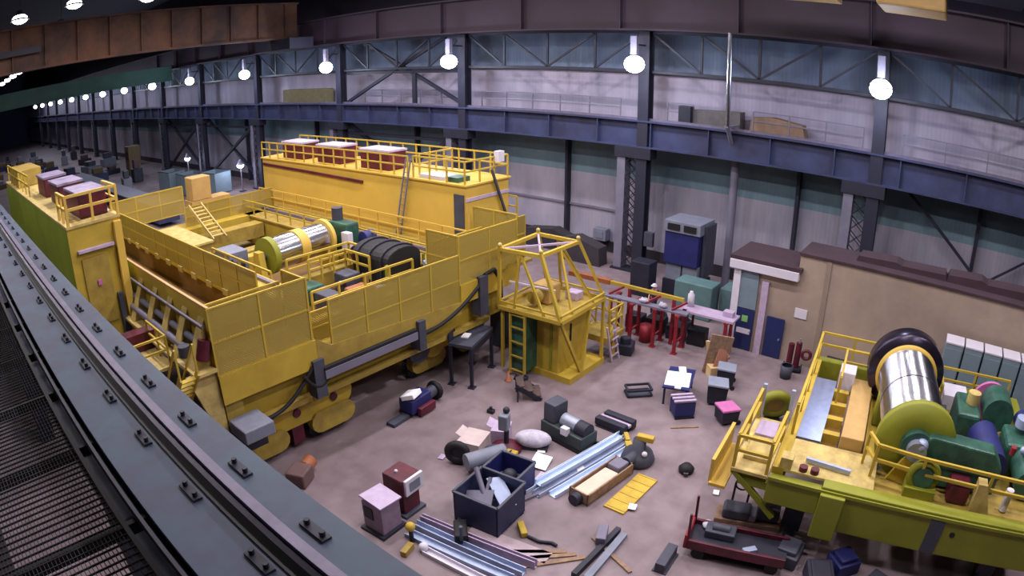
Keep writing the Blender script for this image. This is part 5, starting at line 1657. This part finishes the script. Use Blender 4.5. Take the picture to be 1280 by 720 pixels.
M_lid = mat('bin_lid_grey', (140, 146, 166), 0.6)
utility_bin((24.0, 7.85, 0), 0.3, 'dark bin with a grey lid nearest the building doors', M_lid)
utility_bin((22.4, 7.6, 0), 0.4, 'dark bin with a grey lid, second from the building', M_lid, 0.85, 0.75)
utility_bin((21.2, 6.65, 0), 0.9, 'dark low bin with a bright pink lid', M_pink, 0.6)
t = thing('wire_tray', 'empty dark oblong wire tray on the floor left of the white drawings', 'tray', (21.1, 10.55, 0), -0.8)
mb = MB()
for z in (0.05, 0.3):
    for a, b_ in (((-0.5, -0.28), (0.5, -0.28)), ((0.5, -0.28), (0.5, 0.28)), ((0.5, 0.28), (-0.5, 0.28)), ((-0.5, 0.28), (-0.5, -0.28))):
        mb.bar((*a, z), (*b_, z), 0.08)
mb.build('frame', M_dark, t)
MB().bx(-0.48, 0.48, -0.26, 0.26, 0.02, 0.06).build('base', M_dgrey, t)
t = thing('tool_chest', 'dark blue tool chest with a pale slatted top below the white drawings', 'chest', (20.7, 8.35, 0), 0.75 - PI / 2)
MB().bx(-0.42, 0.42, -0.35, 0.35, 0.08, 0.65).build('body', M_blue, t, bevel=0.03)
for k in range(3):
    MB().bx(-0.45, 0.45, -0.3 + k * 0.25, -0.18 + k * 0.25, 0.7, 0.76).build('slat', M_lilac, t)
MB().bx(-0.4, 0.4, -0.35, 0.35, 0.65, 0.7).build('top', M_dark, t)
MB().bx(-0.4, 0.4, -0.4, -0.35, 0, 0.08).bx(-0.4, 0.4, 0.3, 0.35, 0, 0.08).build('skid', M_black, t)
one('wood_strip', MB().bx(-0.55, 0.55, -0.04, 0.04, 0, 0.04), M_wood, 'thin wooden strip on the floor before the dark blue tool chest', 'strip', (19.85, 7.8, 0), -0.9)
t = thing('gas_trolley', 'maroon gas trolley against the beige wall right of the doors', 'trolley', (27.2, 5.7, 0), 0.2)
MB().cyl((0, -0.15, 0.2), (0, -0.15, 1.4), 0.14).build('cylinder', M_mar, t)
MB().cyl((0, 0.2, 0.2), (0, 0.2, 1.3), 0.14).build('cylinder', M_mar, t)
MB().cyl((0, -0.15, 1.4), (0, -0.15, 1.6), 0.05).build('valve', M_steel, t)
MB().torus((-0.2, -0.55, 0.95), 0.2, 0.08, (1, 0, 0)).build('hose_coil', M_mar, t)
MB().bx(-0.3, 0.2, -0.4, 0.4, 0.1, 0.2).build('base', M_dark, t)
MB().cyl((-0.1, -0.45, 0.2), (-0.1, -0.38, 0.2), 0.2).build('wheel', M_rub, t)
MB().cyl((-0.1, 0.38, 0.2), (-0.1, 0.45, 0.2), 0.2).build('wheel', M_rub, t)
one('trash_can', MB().lathe([(0, 0), (0, 0.26), (0.6, 0.3), (0.6, 0.24)], (0, 0, 0)), M_dgrey, 'grey can on the floor before the maroon gas trolley', 'can', (26.3, 5.75, 0))
t = thing('grinding_stand', 'dark stand behind the trolley walkway railing by the beige wall', 'stand', (27.0, 3.7, 0))
MB().bx(-0.25, 0.25, -0.3, 0.3, 0, 0.9).build('pedestal', M_dgrey, t, bevel=0.04)
MB().cyl((0, -0.4, 1.05), (0, 0.4, 1.05), 0.2).build('motor', M_dark, t)
one('traffic_cone', MB().lathe([(0, 0.0), (0, 0.16), (0.03, 0.16), (0.04, 0.12), (0.45, 0.03), (0.46, 0)], (0, 0, 0)), M_orange, 'small orange cone on the floor left of the wooden step', 'cone', (18.75, 15.45, 0))
one('small_block', MB().bx(-0.12, 0.12, -0.1, 0.1, 0, 0.2).cyl((0, 0, 0.2), (0, 0, 0.28), 0.05), M_dark, 'small dark block on the floor just above the wooden step', 'block', (19.2, 14.9, 0), 0.4, bevel=0.02)
one('small_block', MB().bx(-0.1, 0.1, -0.14, 0.14, 0, 0.15).cyl((0, 0, 0.15), (0, 0, 0.25), 0.06), M_dark, 'small dark block alone on the floor below the legged platform', 'block', (16.3, 14.3, 0), 0.2, bevel=0.02)

# ================================================================ FAR LEFT END OF THE HALL
t = thing('spare_girder', 'long dark blue girder lying on the floor far back at left', 'girder', (20.6, 74, 0))
MB().bx(19.6, 21.8, 57, 98, 0.4, 1.9).build('body', M_navy, t, True)
MB().bx(19.5, 21.9, 57, 98, 1.9, 2.0).build('top_flange', M_grey, t, True)
for y_ in (60, 74, 90):
    MB().bx(19.6, 21.8, y_, y_ + 0.6, 0, 0.4).build('block', M_dark, t, True)
for k, (x_, y_) in enumerate(((29.0, 71), (28.6, 76), (31, 68))):
    crate_box('pallet_bin', ['pale open bin far back, nearest the low floodlights', 'pale open bin far back, left of its twin', 'pale open bin far back, beside the machine house'][k], 'bin', (x_, y_, 0), 0.1 * k, 2.4, 3.0, 2.4, M_fridge)
rr = random.Random(3)
M_far1 = mat('dim_brown', (84, 66, 70), 0.8)
M_far2 = mat('dim_ochre', (112, 98, 72), 0.8)
far_l = ['grey', 'dark', 'brown', 'bluish', 'yellowish', 'pale']
mats = [M_dgrey, M_dark, M_far1, M_navy, M_far2, M_grey]
taken = [(30.5, 98, 3)]
for k in range(34):
    w, d_, h_ = rr.uniform(1.2, 3), rr.uniform(1.5, 4), rr.uniform(1.2, 3.2)
    for _ in range(60):
        x_ = rr.uniform(6.5, 32)
        y_ = rr.uniform(84, 150) if x_ > 23 else rr.uniform(104, 170)
        if all(math.hypot(x_ - a, y_ - b_) > c_ + d_ * 0.75 + 0.4 for a, b_, c_ in taken): break
    taken.append((x_, y_, d_ * 0.75))
    mi = k % 6
    t = thing('stored_machine', far_l[mi] + ' machine among the dim clutter at the far left end of the hall', 'machine', (x_, y_, 0), rr.uniform(-0.2, 0.2), 'far clutter, ' + far_l[mi])
    MB().bx(-w / 2, w / 2, -d_ / 2, d_ / 2, 0, h_ * 0.6).build('base', mats[mi], t, bevel=0.08)
    MB().bx(-w / 3, w / 4, -d_ / 3, d_ / 4, h_ * 0.6, h_).build('top', mats[(mi + 1) % 6], t, bevel=0.08)
t = thing('control_desk', 'yellow tall cabinet far back beside the pale bins', 'cabinet', (30.5, 98, 0))
MB().bx(-1, 1, -1, 1, 0, 4.4).build('body', M_far2, t, bevel=0.05)
MB().bx(-1.04, -1, -0.6, 0.6, 2.4, 3.6).build('panel', M_dark, t)
